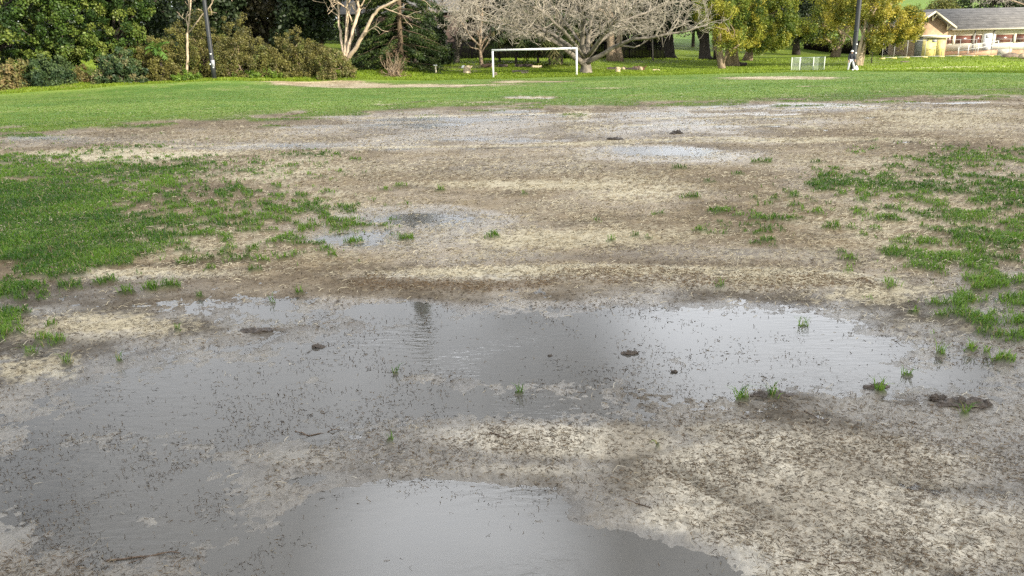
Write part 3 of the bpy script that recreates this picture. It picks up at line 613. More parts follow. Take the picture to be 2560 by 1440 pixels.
TH_ = [(400, 196, 63.5, 110, 110, 'olive thicket shrub with rusty leaves right of the blue-green shrub'), (450, 194, 65, 110, 150, 'tall olive-brown shrub around the foot of the slender pale tree'),
       (590, 192, 66, 130, 110, 'brown-olive shrub directly right of the left lamp pole'), (610, 188, 68.5, 150, 155, 'tallest yellow-olive shrub, peaking behind the left lamp pole'),
       (680, 190, 67, 120, 85, 'olive shrub with a rusty dead patch low in the middle of the thicket'), (740, 187, 68, 130, 110, 'yellowish shrub in the thicket left of the white-limbed tree'),
       (520, 192, 67.5, 110, 165, 'dark brown twiggy shrub just behind the left lamp pole'), (330, 196, 65.5, 120, 130, 'shaded dark-olive shrub behind the blue-green shrubs'), (790, 182, 70, 110, 80, 'low dull-green shrub at the right end of the thicket')]
for i, (px, py, Y, w, h, lb) in enumerate(TH_):
    bush(lb, px, py, Y, w, h, OLV if i % 3 else OLV[:4], 140, .135, 110, .36, stems=12)
bush('bushy green and tan shrub at the foot of the white-limbed tree', 838, 190, 66.5, 105, 80, [(.13, .14, .025), (.20, .17, .06), (.09, .12, .02), (.25, .20, .09)], 130, .14, 70, .27, group=None)
bush('bare reddish twiggy shrub standing alone left of the goal', 985, 194, 68.5, 80, 78, [(.17, .10, .06), (.22, .15, .09), (.12, .08, .04)], 60, .07, 40, .30, group=None, stems=46, bark=BARK_TAN)
bush('low bright-green weeds below the tall thicket', 470, 199, 62.6, 90, 22, [(.08, .15, .015), (.13, .2, .02)], 40, .14, 50, .2, name='weed_clump', cat='weeds', group='weeds at the thicket foot', stems=0)
bush('bright-green weeds at the foot of the thicket, right of the left lamp pole', 650, 196, 66.0, 150, 18, [(.08, .14, .015), (.13, .19, .02)], 60, .14, 50, .2, name='weed_clump', cat='weeds', group='weeds at the thicket foot', stems=0)
# bright little palm in the thicket
def fronds(label, px, py, Y, hgt, n, ln, pal, name='palm_plant', trunk_h=None, w=.11, droop=1.3, group=None):
    b = gpos(px, py, Y); t = thing(name, label, 'palm', b, group); top = np.array([0, 0, hgt])
    mb = MB(); mb.tube(limb((0, 0, -.1), top, 5, .02), np.linspace(.13, .10, 5), 7); mb.obj('trunk', BARK_DARK, t)
    V = []; Q = []; col = []; c = 0
    for k in range(n):
        az = R.uniform(0, 2 * math.pi); el = R.uniform(.1, 1.2); L = ln * R.uniform(.7, 1.15); pts = []; p = top.copy(); d = np.array([math.cos(az) * math.cos(el), math.sin(az) * math.cos(el), math.sin(el)])
        for s in range(9):
            pts.append(p.copy()); d = d + np.array([0, 0, -droop / 9 * (1 + s * .12)]); d /= np.linalg.norm(d); p = p + d * L / 8
        base = np.array(pal[int(R.integers(len(pal)))]) * R.uniform(.7, 1.3)
        for s in range(1, 9):                                       # leaflets on both sides of the rib
            for q in range(2):
                f = R.uniform(0, 1); o = pts[s - 1] * (1 - f) + pts[s] * f; dd = pts[s] - pts[s - 1]; dd /= np.linalg.norm(dd)
                sd = np.cross(dd, (0, 0, 1)); sd /= max(np.linalg.norm(sd), 1e-6)
                for sg in (-1, 1):
                    l = L * .26 * math.sin(.35 + s / 9 * 2.5); e = o + (sd * sg * .8 + dd * .5 + np.array([0, 0, -.55])) * l; wv = dd * w * .5
                    V += [o - wv, o + wv, e + wv * .3, e - wv * .3]; Q.append((c, c + 1, c + 2, c + 3)); c += 4; col += [base * R.uniform(.8, 1.2)] * 4
        for s in range(8):
            sd = np.array([-math.sin(az), math.cos(az), 0]) * .02
            V += [pts[s] - sd, pts[s] + sd, pts[s + 1] + sd, pts[s + 1] - sd]; Q.append((c, c + 1, c + 2, c + 3)); c += 4; col += [base * .8] * 4
    link('fronds', mesh_from('fronds', V, Q, None, LEAF, np.array(col)), t); return t
fronds('small bright-green palm inside the brown thicket', 405, 196, 63, 2.4, 16, 1.3, [(.09, .18, .03), (.12, .2, .03)], w=.09)
PALMC = [(.035, .06, .014), (.055, .085, .018), (.085, .10, .025), (.14, .12, .045)]
for i, (px, Y, h_, lb) in enumerate([(1290, 81, 2.6, 'shaded drooping palm behind the left goal post'), (1345, 82, 3.4, 'tallest drooping dark palm, framed in the middle of the goal'), (1405, 81, 2.7, 'drooping palm with pale dead fronds behind the right half of the goal'), (1250, 84, 3.0, 'dark drooping palm left of the goal, behind the slender bare tree'), (1375, 80, 1.9, 'lowest drooping palm, behind the logs in the goal mouth')]):
    fronds(lb, px, 165, Y, h_ + .3, 40, 3.5, PALMC, 'drooping_palm', w=.14, droop=1.5, group='drooping palms behind the goal')

# white-limbed gum tree
def line_tree(name, label, base, Y, limbs_, bark, P, per=None, group=None, tw=1.0):
    b = gpos(base[0], base[1], Y); t = thing(name, label, 'tree', b, group); mb = MB(); tw_ = MB(); out = []
    for pts, r0, r1, nk in limbs_:
        W = np.array([place(q[0], q[1], Y + q[2]) for q in pts])
        if pts[0][1] >= base[1] - 4: W[0, 2] = min(W[0, 2], tz(W[0, 0], W[0, 1])) - .1
        m = [W[0]]
        for a, c in zip(W[:-1], W[1:]): m += list(limb(a, c, 4, .025)[1:])
        m = np.array(m); rad = np.linspace(r0, r1, len(m)); mb.tube(m, rad, 8)
        L = np.linalg.norm(np.diff(m, axis=0), axis=1).sum()
        if nk:
            Q = dict(P); Q['kids'] = [nk] + list(P['kids'][1:]); sprout(out, m, rad, min(L, P.get('lmax', 6)), 0, Q, P.get('t0', .3))
    for p, r, lev in out:
        if p[-1, 2] < b[2] + P.get('clear', 0) and lev > 0: continue
        (mb if r[0] > .06 else tw_).tube(p, r * tw, 5 if r[0] > .04 else 4, False)
    mb.obj('trunk', bark, t, False, b)
    if tw_.n: tw_.obj('crown', P.get('twig', BARK_TWIG), t, False, b)
    return t
PG = dict(seg=[5, 4, 4], wig=[.18, .2, .25], trop=[.03, .02, 0], tap=.75, rmin=.018, max=2, kids=[5, 4, 3], ang=(.4, 1.0), ratio=(.35, .6), rk=.5, twig=BARK_PALE, lmax=4.5)
gum = line_tree('gum_tree', 'pale gum tree forking low into white limbs beside a dark fir', (869, 184), 68,
    [([(869, 186, 0), (866, 165, 0), (866, 148, 0)], .30, .27, 0), ([(867, 148, 0), (886, 126, -.3), (904, 94, -.6), (933, 38, -1), (950, 20, -1.2), (992, 0, -1.5), (1040, -22, -1.8)], .19, .07, 5),
     ([(865, 150, 0), (874, 108, .3), (886, 64, .6), (897, 30, .8), (895, -2, 1), (892, -40, 1.2)], .18, .08, 4), ([(864, 146, 0), (866, 92, .9), (868, 46, 1.4), (869, 0, 1.8), (870, -50, 2)], .16, .09, 4),
     ([(863, 140, 0), (852, 92, 1.6), (847, 48, 2.2), (844, 0, 2.8), (840, -40, 3)], .13, .07, 3), ([(880, 56, .8), (866, 20, .2), (842, 4, -.4), (818, -6, -.8)], .07, .04, 3), ([(901, 18, .8), (914, -6, .7), (920, -30, .6)], .07, .04, 3)], BARK_PALE, PG)
link('leaves', leaf_mesh('leaves', lobe_pts([lobe(880, -60, 120, 45, 68, 3.5)], 90) - np.array(gum.location), .4, 50, .22, EVG[1:], LEAF), gum)
line_tree('slender_tree', 'slender pale bare tree forking in the thicket left of the lamp pole', (468, 192), 64.2,
    [([(467, 194, 0), (468, 115, 0), (469, 82, 0)], .11, .09, 0), ([(469, 82, 0), (474, 40, 0), (477, 0, .2), (480, -40, .3)], .075, .05, 4), ([(470, 84, 0), (490, 58, -.3), (508, 34, -.6), (530, 8, -.9), (545, -20, -1)], .06, .035, 5), ([(470, 70, 0), (465, 46, .3), (470, 28, .5)], .04, .02, 2)], BARK_PALE, PG)
PB = dict(seg=[6, 5, 4, 3], wig=[.22, .26, .3, .34], trop=[.02, .0, -.03, -.05], tap=.7, rmin=.011, max=3, kids=[6, 5, 5, 4], ang=(.4, 1.15), ratio=(.40, .68), rk=.55, lmax=5.5, t0=.25, clear=3.0)
# the great bare tree behind the goal
line_tree('bare_tree', 'huge spreading bare grey tree right behind the goal, the widest tree', (1465, 183), 71,
    [([(1466, 187, 0), (1465, 176, 0), (1464, 160, 0), (1463, 144, 0), (1463, 126, 0)], .62, .24, 0), ([(1464, 187, 0), (1464, 176, 0), (1464, 156, 0)], .72, .30, 0),
     ([(1459, 160, -.2), (1425, 132, -.8), (1392, 108, -1.6), (1352, 88, -2.4), (1306, 74, -3.2), (1250, 60, -3.8), (1180, 48, -4.2)], .29, .045, 22),
     ([(1458, 154, .4), (1418, 112, 1.6), (1370, 80, 3), (1310, 52, 4.2), (1230, 20, 5.2), (1160, 6, 6)], .25, .045, 22),
     ([(1461, 150, 0), (1455, 110, -.4), (1457, 60, -.9), (1448, 10, -1.4), (1430, -40, -1.8)], .27, .07, 13),
     ([(1467, 150, .2), (1470, 100, .7), (1478, 50, 1.2), (1500, 0, 1.8), (1520, -40, 2)], .26, .06, 13),
     ([(1467, 158, -.2), (1500, 140, -.8), (1538, 116, -1.5), (1580, 98, -2.2), (1640, 92, -3), (1710, 80, -3.6), (1770, 62, -4)], .24, .04, 20),
     ([(1470, 140, .3), (1492, 112, 1.2), (1530, 78, 2.4), (1590, 40, 3.6), (1660, 12, 4.6), (1740, -10, 5)], .22, .045, 20),
     ([(1460, 140, -.4), (1420, 90, -2.2), (1370, 40, -3.8), (1300, 0, -5), (1220, -30, -5.6)], .19, .04, 20),
     ([(1468, 140, -.4), (1510, 84, -2.6), (1560, 30, -4.2), (1620, -10, -5)], .19, .04, 20),
     ([(1464, 120, 2), (1400, 40, 5), (1350, -10, 7)], .14, .05, 13), ([(1466, 120, 2), (1540, 40, 5.5), (1610, -10, 7)], .14, .05, 13)], BARK_GREY, PB)
PS = dict(PB); PS.update(clear=2.2, max=3, kids=[5, 4, 4, 3], lmax=3.4, rmin=.02)
line_tree('bare_tree', 'smaller bare grey tree with twin dark trunks and a low crooked branch', (1130, 157), 83.5,
    [([(1122, 160, 0), (1119, 130, 0), (1112, 100, .3), (1100, 60, .8), (1090, 10, 1)], .28, .12, 11), ([(1140, 160, 0), (1141, 130, 0), (1146, 95, -.3), (1160, 50, -.8), (1168, 0, -1)], .36, .14, 12),
     ([(1126, 134, 0), (1102, 141, -.8), (1085, 137, -1.4), (1066, 136, -1.8)], .12, .06, 3), ([(1144, 110, 0), (1180, 84, -.8), (1206, 60, -1.4)], .14, .06, 9), ([(1114, 104, .3), (1092, 84, 0), (1084, 60, -.5)], .12, .05, 8)], BARK_GREY, PS, tw=1.1)
line_tree('bare_tree', 'slender bare grey tree with a dense twiggy crown, just left of the goal post', (1204, 165), 80,
    [([(1205, 168, 0), (1202, 140, 0), (1200, 108, 0), (1203, 60, .2), (1210, 0, .4)], .20, .10, 13), ([(1200, 118, 0), (1174, 90, -.6), (1150, 50, -1.2)], .12, .05, 9), ([(1201, 112, 0), (1226, 82, .5), (1250, 50, 1)], .12, .05, 9), ([(1201, 124, 0), (1176, 118, -.4), (1168, 108, -.6)], .06, .03, 3)], BARK_TAN, PS, tw=1.1)
line_tree('bare_tree', 'bare pale tree rising behind the school roof at the right edge', (2640, 100), 101,
    [([(2640, 102, 0), (2610, 40, 0), (2590, 0, 0), (2575, -50, 0)], .2, .1, 14), ([(2600, 20, 0), (2545, 6, -.6), (2500, -6, -1), (2440, -14, -1.4)], .09, .04, 14), ([(2590, 0, 0), (2530, -20, .3), (2480, -40, .5)], .08, .03, 10)], BARK_TAN, PS, tw=.8)
# forest-floor trunks behind the great bare tree
tree('dark_tree', 'thick tree with buttressed mossy trunk behind and right of the great bare tree', 'tree', (1530, 156), 88, [([(1530, 158), (1528, 120), (1526, 60), (1520, 0), (1515, -60)], .52, .25), ([(1548, 156), (1546, 120), (1552, 60), (1560, -20)], .42, .2)],
     [lobe(1530, -50, 150, 70, 89, 4), lobe(1430, -10, 90, 50, 90, 3), lobe(1620, 0, 80, 50, 90, 3)], 150, .8, 60, .4, EVD, BARK_TAN, group='park trees behind the goal')
tree('dark_tree', 'dark flared trunk standing at the right end of the black fence', 'tree', (1676, 148), 99, [([(1676, 149), (1675, 138), (1674, 110), (1672, 60), (1670, -20)], .75, .3)],
     [lobe(1660, 10, 110, 60, 100, 4), lobe(1600, 60, 60, 30, 100, 2.5), lobe(1700, -40, 110, 60, 101, 4)], 150, .8, 60, .4, EVD, BARK_DARK, group='park trees behind the goal')
tree('dark_tree', 'dark flared trunk under the left side of the yellow-green tree', 'tree', (1763, 151), 95, [([(1763, 152), (1762, 141), (1761, 110), (1762, 60), (1764, -20)], .85, .35)],
     [lobe(1760, 20, 90, 60, 96, 4), lobe(1760, -50, 110, 50, 96, 4)], 130, .8, 60, .4, EVD, BARK_DARK, group='park trees behind the goal')
tree('dark_tree', 'thin dark trunk between the flared one and the small forked one', 'tree', (1789, 151), 94, [([(1789, 152), (1788, 120), (1790, 40), (1795, -20)], .22, .15)],
     [lobe(1800, 0, 60, 60, 95, 3)], 60, .8, 60, .4, EVD, BARK_DARK, group='park trees behind the goal', limbs=4)
tree('young_tree', 'thin young grey trunk at the right end of the black fence', 'tree', (1633, 157), 88, [([(1633, 158), (1632, 130), (1631, 100), (1634, 60)], .10, .05)], [lobe(1632, 60, 20, 30, 88, 1)], 14, .4, 30, .25, EVD, BARK_GREY, limbs=4)
# yellow-green trees on the right
tree('yellow_green_tree', 'small pale forked tree in front, under the yellow-green foliage', 'tree', (1803, 173), 78, [([(1804, 175), (1803, 150), (1801, 132), (1798, 110), (1800, 60)], .34, .13), ([(1803, 150), (1815, 138, -.4), (1826, 128, -.8), (1850, 110, -1)], .13, .07), ([(1801, 140), (1790, 126, .3), (1780, 120, .5)], .10, .05)],
     [lobe(1795, 92, 26, 30, 77.5, 1.2), lobe(1840, 105, 42, 26, 77, 1.2), lobe(1800, 40, 45, 50, 78, 2)], 75, .45, 85, .17, YGR[1:], BARK_TAN, group='yellow-green trees on the right', hang=.6)
tree('yellow_green_tree', 'broad yellow-green tree over a thick ribbed twin trunk', 'tree', (1830, 163), 82, [([(1823, 165), (1821, 130), (1826, 60), (1830, 0)], .40, .2), ([(1839, 164), (1837, 130), (1845, 60), (1860, 0)], .36, .2)],
     [lobe(1830, 30, 90, 55, 81, 3.2), lobe(1860, 70, 62, 40, 80, 2.5), lobe(1790, 10, 65, 45, 81, 2.4), lobe(1850, -50, 120, 60, 83, 4), lobe(1905, 90, 40, 34, 80.5, 1.6)], 420, .5, 120, .18, YGR, BARK_TAN, group='yellow-green trees on the right', hang=.6, shell=.5)
tree('yellow_green_tree', 'green tree on a slanting ribbed trunk, leaves down to the trunk fork', 'tree', (1872, 152), 91, [([(1868, 154), (1874, 130), (1880, 108), (1895, 60), (1910, 0)], .5, .2)],
     [lobe(1930, 40, 60, 58, 90, 3), lobe(1945, 85, 45, 36, 90, 2.2), lobe(1900, 100, 40, 25, 90, 2), lobe(1940, -40, 80, 55, 91, 3.5)], 300, .55, 110, .20, YGR[:4], BARK_TAN, group='yellow-green trees on the right', hang=.5, shell=.5)
tree('fir_tree', 'dark straight-trunked conifer between the green tree and the leaning tree', 'tree', (1990, 137), 111, [([(1990, 139), (1991, 100), (1994, 0), (1997, -60)], .48, .25)],
     [lobe(2000, 40, 55, 60, 111, 3), lobe(1985, -20, 60, 60, 112, 3), lobe(2030, 75, 40, 25, 110, 2)], 170, .8, 70, .3, EVD, BARK_DARK, limbs=8)
tree('yellow_green_tree', 'leaning thick-trunked tree with green and yellow sprays left of the right pole', 'tree', (2088, 143), 97, [([(2086, 145), (2095, 122), (2108, 90), (2118, 76), (2124, 40)], .52, .25), ([(2096, 112), (2075, 104), (2062, 98), (2050, 70)], .22, .1)],
     [lobe(2070, 45, 46, 34, 96, 2), lobe(2100, 85, 40, 26, 96, 2), lobe(2020, 62, 26, 20, 96, 1.5), lobe(2090, -10, 60, 40, 97, 3), lobe(2030, 84, 22, 18, 96, 1.2)], 170, .6, 80, .19, YGR[:4] + [(.22, .2, .02)], BARK_TAN, group='yellow-green trees on the right', hang=.5, shell=.4)
tree('golden_tree', 'golden-yellow tree with pale twin trunks beside the right lamp pole', 'tree', (2148, 164), 76, [([(2140, 166), (2146, 140), (2150, 118), (2158, 90), (2166, 40), (2168, -10)], .24, .1), ([(2147, 165), (2152, 140), (2160, 118), (2164, 100), (2182, 84, -.5), (2204, 62, -1), (2225, 40, -1)], .2, .06), ([(2150, 108), (2128, 96, .4), (2104, 76, .8), (2092, 70, .9)], .09, .05), ([(2160, 96), (2175, 60, .8), (2190, 20, 1.4)], .12, .06)],
     [lobe(2170, 15, 95, 42, 76, 2.8), lobe(2240, 55, 62, 40, 76, 2.2), lobe(2258, 84, 42, 24, 75.5, 1.6), lobe(2200, 90, 30, 24, 75, 1.2), lobe(2105, 10, 45, 36, 76, 1.8), lobe(2088, 45, 26, 16, 75.5, 1), lobe(2190, 108, 20, 16, 75, .8), lobe(2180, -60, 110, 50, 77, 3), lobe(2285, 50, 22, 34, 76, 1.2)], 460, .46, 120, .16, YEL, BARK_PALE, hang=.7, shell=.4, limbs=22, out=.7)
tree('young_tree', 'thin dark sapling on the grass right of the right lamp pole', 'tree', (2178, 161), 79, [([(2178, 163), (2180, 140), (2184, 120), (2190, 100)], .05, .03)], [lobe(2186, 128, 10, 14, 79, .5)], 10, .22, 30, .1, YGR, BARK_DARK, limbs=5)
# tall dark fir whose top mirrors in the puddle
def fir(label, px, pyb, Y, H, Rm, base_h, pal, n=26):
    b = gpos(px, pyb, Y); t = thing('fir_tree', label, 'tree', b, None); mb = MB(); top = np.array([H * .035, .3, H]); mb.tube(limb((0, 0, -.1), top, 9, .003), np.linspace(.30, .03, 9), 8)
    cen = []; rad = []
    for i in range(n):
        f = i / (n - 1); z = base_h + (H - base_h) * f ** .9; r = Rm * (1 - f) ** .75 + .25
        for k in range(7 if f < .75 else 5):
            a = R.uniform(0, 2 * math.pi); L = r * R.uniform(.7, 1.1); o = top * (z / H) * np.array([1, 1, 1])
            e = o + np.array([math.cos(a) * L, math.sin(a) * L, -L * .28 + R.normal(0, .12)]); mb.tube(limb(o, e, 4, .03, .04), np.linspace(.04, .012, 4), 4, False)
            for q in np.linspace(.25, 1, max(3, int(L / .38))): cen.append(o + (e - o) * q + np.array([0, 0, -.05])); rad.append(.18 + .28 * q * min(1, L / 2))
    mb.obj('trunk', BARK_FIR, t); link('crown', leaf_mesh('crown', cen, np.array(rad), 48, .22, pal, LEAF, up=.4, squash=.55, ratio=2.6, hang=.5), t)
fir('tall dark fir in front of the tiled house, right of the white-limbed tree', 1002, 183, 74, 23.5, 4.3, 1.1, FIRP, 44)
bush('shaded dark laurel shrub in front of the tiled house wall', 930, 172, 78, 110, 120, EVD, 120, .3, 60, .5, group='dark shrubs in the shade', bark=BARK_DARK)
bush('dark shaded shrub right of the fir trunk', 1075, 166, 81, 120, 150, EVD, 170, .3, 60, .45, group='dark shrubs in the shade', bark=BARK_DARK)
tree('shade_tree', 'thin shaded trunk just right of the white-limbed tree', 'tree', (897, 171), 78, [([(897, 173), (898, 120), (896, 60), (898, 0)], .28, .2)], [lobe(900, -40, 80, 30, 78, 3)], 50, .7, 50, .35, EVD, BARK_DARK, limbs=5)
tree('shade_tree', 'small dark trunk under the low boughs of the fir', 'tree', (1037, 167), 79, [([(1037, 168), (1037, 140), (1036, 110)], .16, .1)], [lobe(1036, 100, 50, 30, 79, 1.5)], 50, .5, 60, .25, FIRP, BARK_DARK, limbs=5)
# dark wood behind everything
WOOD = [(60, 96, 200, 150), (330, 92, 170, 130), (520, 84, 150, 120), (660, 86, 150, 120), (770, 82, 120, 110), (470, 100, 180, 140), (1150, 112, 170, 110), (1330, 104, 170, 130), (1480, 112, 170, 120), (1620, 118, 150, 100), (1730, 125, 150, 90), (1880, 122, 150, 95), (2010, 128, 140, 95), (2130, 118, 150, 100), (600, 112, 190, 120), (740, 108, 170, 120), (1240, 125, 190, 120), (1400, 128, 190, 120), (1555, 130, 190, 120), (860, 122, 170, 110), (1020, 124, 190, 110)]
WL = ['shaded tree behind the dense evergreens at the left edge', 'dark tree behind the gap right of the dense evergreens', 'dark tree directly behind the left lamp pole', 'dark tree behind the tallest olive shrub', 'dark tree with thin trunks at the right end of the thicket', 'far dark tree above the slender pale tree', 'dark tree above the black fence, left of the goal', 'dark tree above the black fence, over the goal mouth', 'dark tree behind the crown of the great bare tree', 'dark tree behind the right boughs of the great bare tree',
      'far tree on the green slope, left of the yellow-green trees', 'far dark tree behind the broad yellow-green tree', 'far dark tree behind the straight conifer', 'far dark tree behind the golden tree', 'far dark tree filling the gap above the tallest olive shrub', 'far dark tree filling the gap left of the white-limbed tree', 'far dark tree behind the slender bare tree', 'far dark tree behind the goal, above the drooping palms', 'far dark tree behind the right half of the great bare tree', 'far dark tree behind the white-limbed tree and the house roof', 'far dark tree above the house roof behind the fir']
for i, (px, Y, w, h) in enumerate(WOOD):
    lo = 60 if px < 800 else 40
    if px < 800: lobes = [lobe(px, 40, w * .55, h * .55, Y, 3.5), lobe(px - 30, 110, w * .45, 50, Y, 3), lobe(px + 20, -40, w * .6, 80, Y, 4)]
    elif px < 1650: lobes = [lobe(px, 50, w * .6, 50, Y, 4), lobe(px + 20, -10, w * .65, 60, Y, 4), lobe(px - 20, -60, w * .6, 50, Y, 4)]
    else: lobes = [lobe(px, 20, w * .55, 55, Y, 4), lobe(px + 15, -50, w * .6, 60, Y, 4)]
    tree('woodland_tree', WL[i], 'tree', (px, 160), Y, [([(px, 170), (px + 4, 80), (px, -20)], .28, .15), ([(px + 26, 170), (px + 40, 60), (px + 52, -20)], .14, .08)], lobes, 190, .95, 55, .42, EVD if i % 3 else [(.035, .035, .014), (.055, .048, .02), (.07, .058, .024)], BARK_DARK, group='dark wood behind the field', limbs=14)
tree('woodland_tree', 'dark green tree rising behind the school roof', 'tree', (2480, 60), 130, [([(2480, 70), (2480, 0), (2480, -60)], .4, .2)], [lobe(2480, 0, 75, 30, 129, 4), lobe(2560, 0, 60, 34, 130, 4), lobe(2500, -50, 120, 50, 131, 5)], 200, .9, 60, .4, EVD + [(.06, .08, .025)], BARK_DARK, limbs=8)
def woods():
    V = []
    for px in np.arange(-250, 2080, 8):
        if 1640 < px < 1900: continue
        for k in range(5):
            Y = R.uniform(128, 150); p = place(px + R.normal(0, 8), R.uniform(-70, 120), Y); V.append(p)
    V = np.array(V); o = link('woods', leaf_mesh('woods', V, 1.5 * R.uniform(.7, 1.3, len(V)), 34, .85, EVD, LEAF)); o['kind'] = 'stuff'; tag(o, 'far dark wood closing the view behind all the trees', 'wood')
woods()
bush('yellow-green hedge tree on the far hill above the roof', 2360, 12, 205, 80, 34, [(.12, .13, .03), (.17, .16, .04)], 60, .5, 50, 1.2, name='hilltop_shrub', group=None, stems=3)

# ================================================================ BUILT THINGS
WHITE = mat_plain('white_paint', (.80, .80, .76), .45, 2, .05); BLACKP = mat_plain('black_pole_paint', (.022, .024, .026), .38, 8, .2)
GREY = mat_plain('grey_metal', (.30, .30, .31), .5); CREAM = mat_plain('cream_paint', (.60, .53, .37), .6, 3, .12); WALLW = mat_plain('off_white_boards', (.62, .57, .44), .65, 3, .1)
YELLOW = mat_plain('weathered_yellow_paint', (.60, .50, .16), .6, 5, .18); CONC = mat_plain('concrete', (.40, .36, .30), .9, 4, .25, .3)
def mat_brick(name, c1, c2, mort, sc=1.0):
    m, nt, N, L = newmat(name); o = N.new('ShaderNodeOutputMaterial'); b = N.new('ShaderNodeBsdfPrincipled'); L.new(b.outputs[0], o.inputs[0]); b.inputs['Roughness'].default_value = .85
    tc = N.new('ShaderNodeTexCoord'); mp = N.new('ShaderNodeMapping'); mp.inputs['Rotation'].default_value = (math.radians(-90), 0, 0); L.new(tc.outputs['Object'], mp.inputs[0])
    t = N.new('ShaderNodeTexBrick'); t.inputs['Color1'].default_value = (*c1, 1); t.inputs['Color2'].default_value = (*c2, 1); t.inputs['Mortar'].default_value = (*mort, 1)
    t.inputs['Scale'].default_value = sc; t.inputs['Brick Width'].default_value = .24; t.inputs['Row Height'].default_value = .085; t.inputs['Mortar Size'].default_value = .008; L.new(mp.outputs[0], t.inputs[0])
    n = N.new('ShaderNodeTexNoise'); n.inputs['Scale'].default_value = 1.7; n.inputs['Detail'].default_value = 5; L.new(tc.outputs['Object'], n.inputs['Vector'])
    r = N.new('ShaderNodeMapRange'); r.inputs[1].default_value = .3; r.inputs[2].default_value = .7; r.inputs[3].default_value = .75; r.inputs[4].default_value = 1.2; L.new(n.outputs[0], r.inputs[0])
    s = N.new('ShaderNodeVectorMath'); s.operation = 'SCALE'; L.new(t.outputs[0], s.inputs[0]); L.new(r.outputs[0], s.inputs['Scale']); L.new(s.outputs[0], b.inputs['Base Color']); return m
def mat_roof(name, c, per=.28):
    m, nt, N, L = newmat(name); o = N.new('ShaderNodeOutputMaterial'); b = N.new('ShaderNodeBsdfPrincipled'); L.new(b.outputs[0], o.inputs[0]); b.inputs['Roughness'].default_value = .8
    tc = N.new('ShaderNodeTexCoord'); sx = N.new('ShaderNodeSeparateXYZ'); L.new(tc.outputs['Object'], sx.inputs[0])
    d = N.new('ShaderNodeMath'); d.operation = 'DIVIDE'; d.inputs[1].default_value = per; L.new(sx.outputs['Z'], d.inputs[0]); f = N.new('ShaderNodeMath'); f.operation = 'FRACT'; L.new(d.outputs[0], f.inputs[0])
    n = N.new('ShaderNodeTexNoise'); n.inputs['Scale'].default_value = 1.3; n.inputs['Detail'].default_value = 6; n.inputs['Roughness'].default_value = .65; L.new(tc.outputs['Object'], n.inputs['Vector'])
    r = N.new('ShaderNodeMapRange'); r.inputs[1].default_value = .3; r.inputs[2].default_value = .7; r.inputs[3].default_value = .6; r.inputs[4].default_value = 1.4; L.new(n.outputs[0], r.inputs[0])
    r2 = N.new('ShaderNodeMapRange'); r2.inputs[1].default_value = 0; r2.inputs[2].default_value = .3; r2.inputs[3].default_value = .5; r2.inputs[4].default_value = 1; L.new(f.outputs[0], r2.inputs[0])
    mu = N.new('ShaderNodeMath'); mu.operation = 'MULTIPLY'; L.new(r.outputs[0], mu.inputs[0]); L.new(r2.outputs[0], mu.inputs[1])
    s = N.new('ShaderNodeVectorMath'); s.operation = 'SCALE'; s.inputs[0].default_value = c; L.new(mu.outputs[0], s.inputs['Scale']); L.new(s.outputs[0], b.inputs['Base Color'])
    bp = N.new('ShaderNodeBump'); bp.inputs['Strength'].default_value = .6; bp.inputs['Distance'].default_value = .03; L.new(f.outputs[0], bp.inputs['Height']); L.new(bp.outputs[0], b.inputs['Normal']); return m
BRICK = mat_brick('tan_brick', (.33, .20, .11), (.38, .25, .14), (.36, .29, .2)); BRICKD = mat_brick('red_brick_with_shade', (.040, .022, .016), (.055, .03, .02), (.05, .045, .04)); BRICKO = mat_brick('orange_brick', (.38, .19, .09), (.42, .23, .12), (.42, .34, .25))  # house brick darkened: shade of the trees is put into its colour
ROOF = mat_roof('grey_roof_tiles', (.135, .125, .112)); ROOFD = mat_roof('grey_iron_roof', (.085, .083, .08), .35)

# goal
gl_, gr_ = at(1233.5, 198), at(1441.5, 193); gy = 68.0; xl, xr = gl_[0] * gy / gl_[1], gr_[0] * gy / gr_[1]
zl = min(tz(xl, gy), tz(xr, gy)); g = thing('soccer_goal', 'white goal frame without a net at the far edge of the field', 'goal', ((xl + xr) / 2, gy, zl)); w = (xr - xl) / 2; top = place(1338, 123, gy)[2] - zl
for sx in (-1, 1): MB().box((sx * w, 0, top / 2 - .1), (.15, .15, top + .2 - .15)).obj('post', WHITE, g)
MB().box((0, 0, top), (2 * w + .15, .152, .15)).obj('crossbar', WHITE, g)
# lamp poles
def pole(label, px, py, Y, r0, r1, marks, box):
    b = gpos(px, py, Y); t = thing('lamp_pole', label, 'lamp pole', b, 'black lamp poles at the field edge'); H = 12.0
    zz = np.linspace(0, H, 12); MB().tube(np.stack([zz * 0, zz * 0, zz - .05], 1), np.linspace(r0, r1, 12), 14).obj('shaft', BLACKP, t, True)
    MB().box((0, 0, .03), (r0 * 3.4, r0 * 3.4, .06)).obj('base_plate', CONC, t)
    s = S_at(Y)
    for mx, mz in marks:
        c = (mx, -(r0 + (r1 - r0) * mz / H) - .012, mz); MB().box(c, (.12, .03, .10)).obj('marker', WHITE, t)
    if box: MB().box((r0 * .55, -r0 * .9, box), (.24, .16, .5)).obj('junction_box', GREY, t)
    for z in (3.2, 6.1): MB().tube([(0, 0, z - .03), (0, 0, z + .03)], r0 + (r1 - r0) * z / H + .012, 14).obj('band', BLACKP, t)
pole('black lamp pole in front of the brown thicket, grey box low down', 536, 197, 62.5, .19, .125, [(.02, 1.98), (-.10, 1.22), (.10, .98)], 1.28)
pole('black lamp pole on the right with a person and white bags at its foot', 2131, 177, 67, .21, .165, [(.06, 2.15), (.05, 1.45)], None)

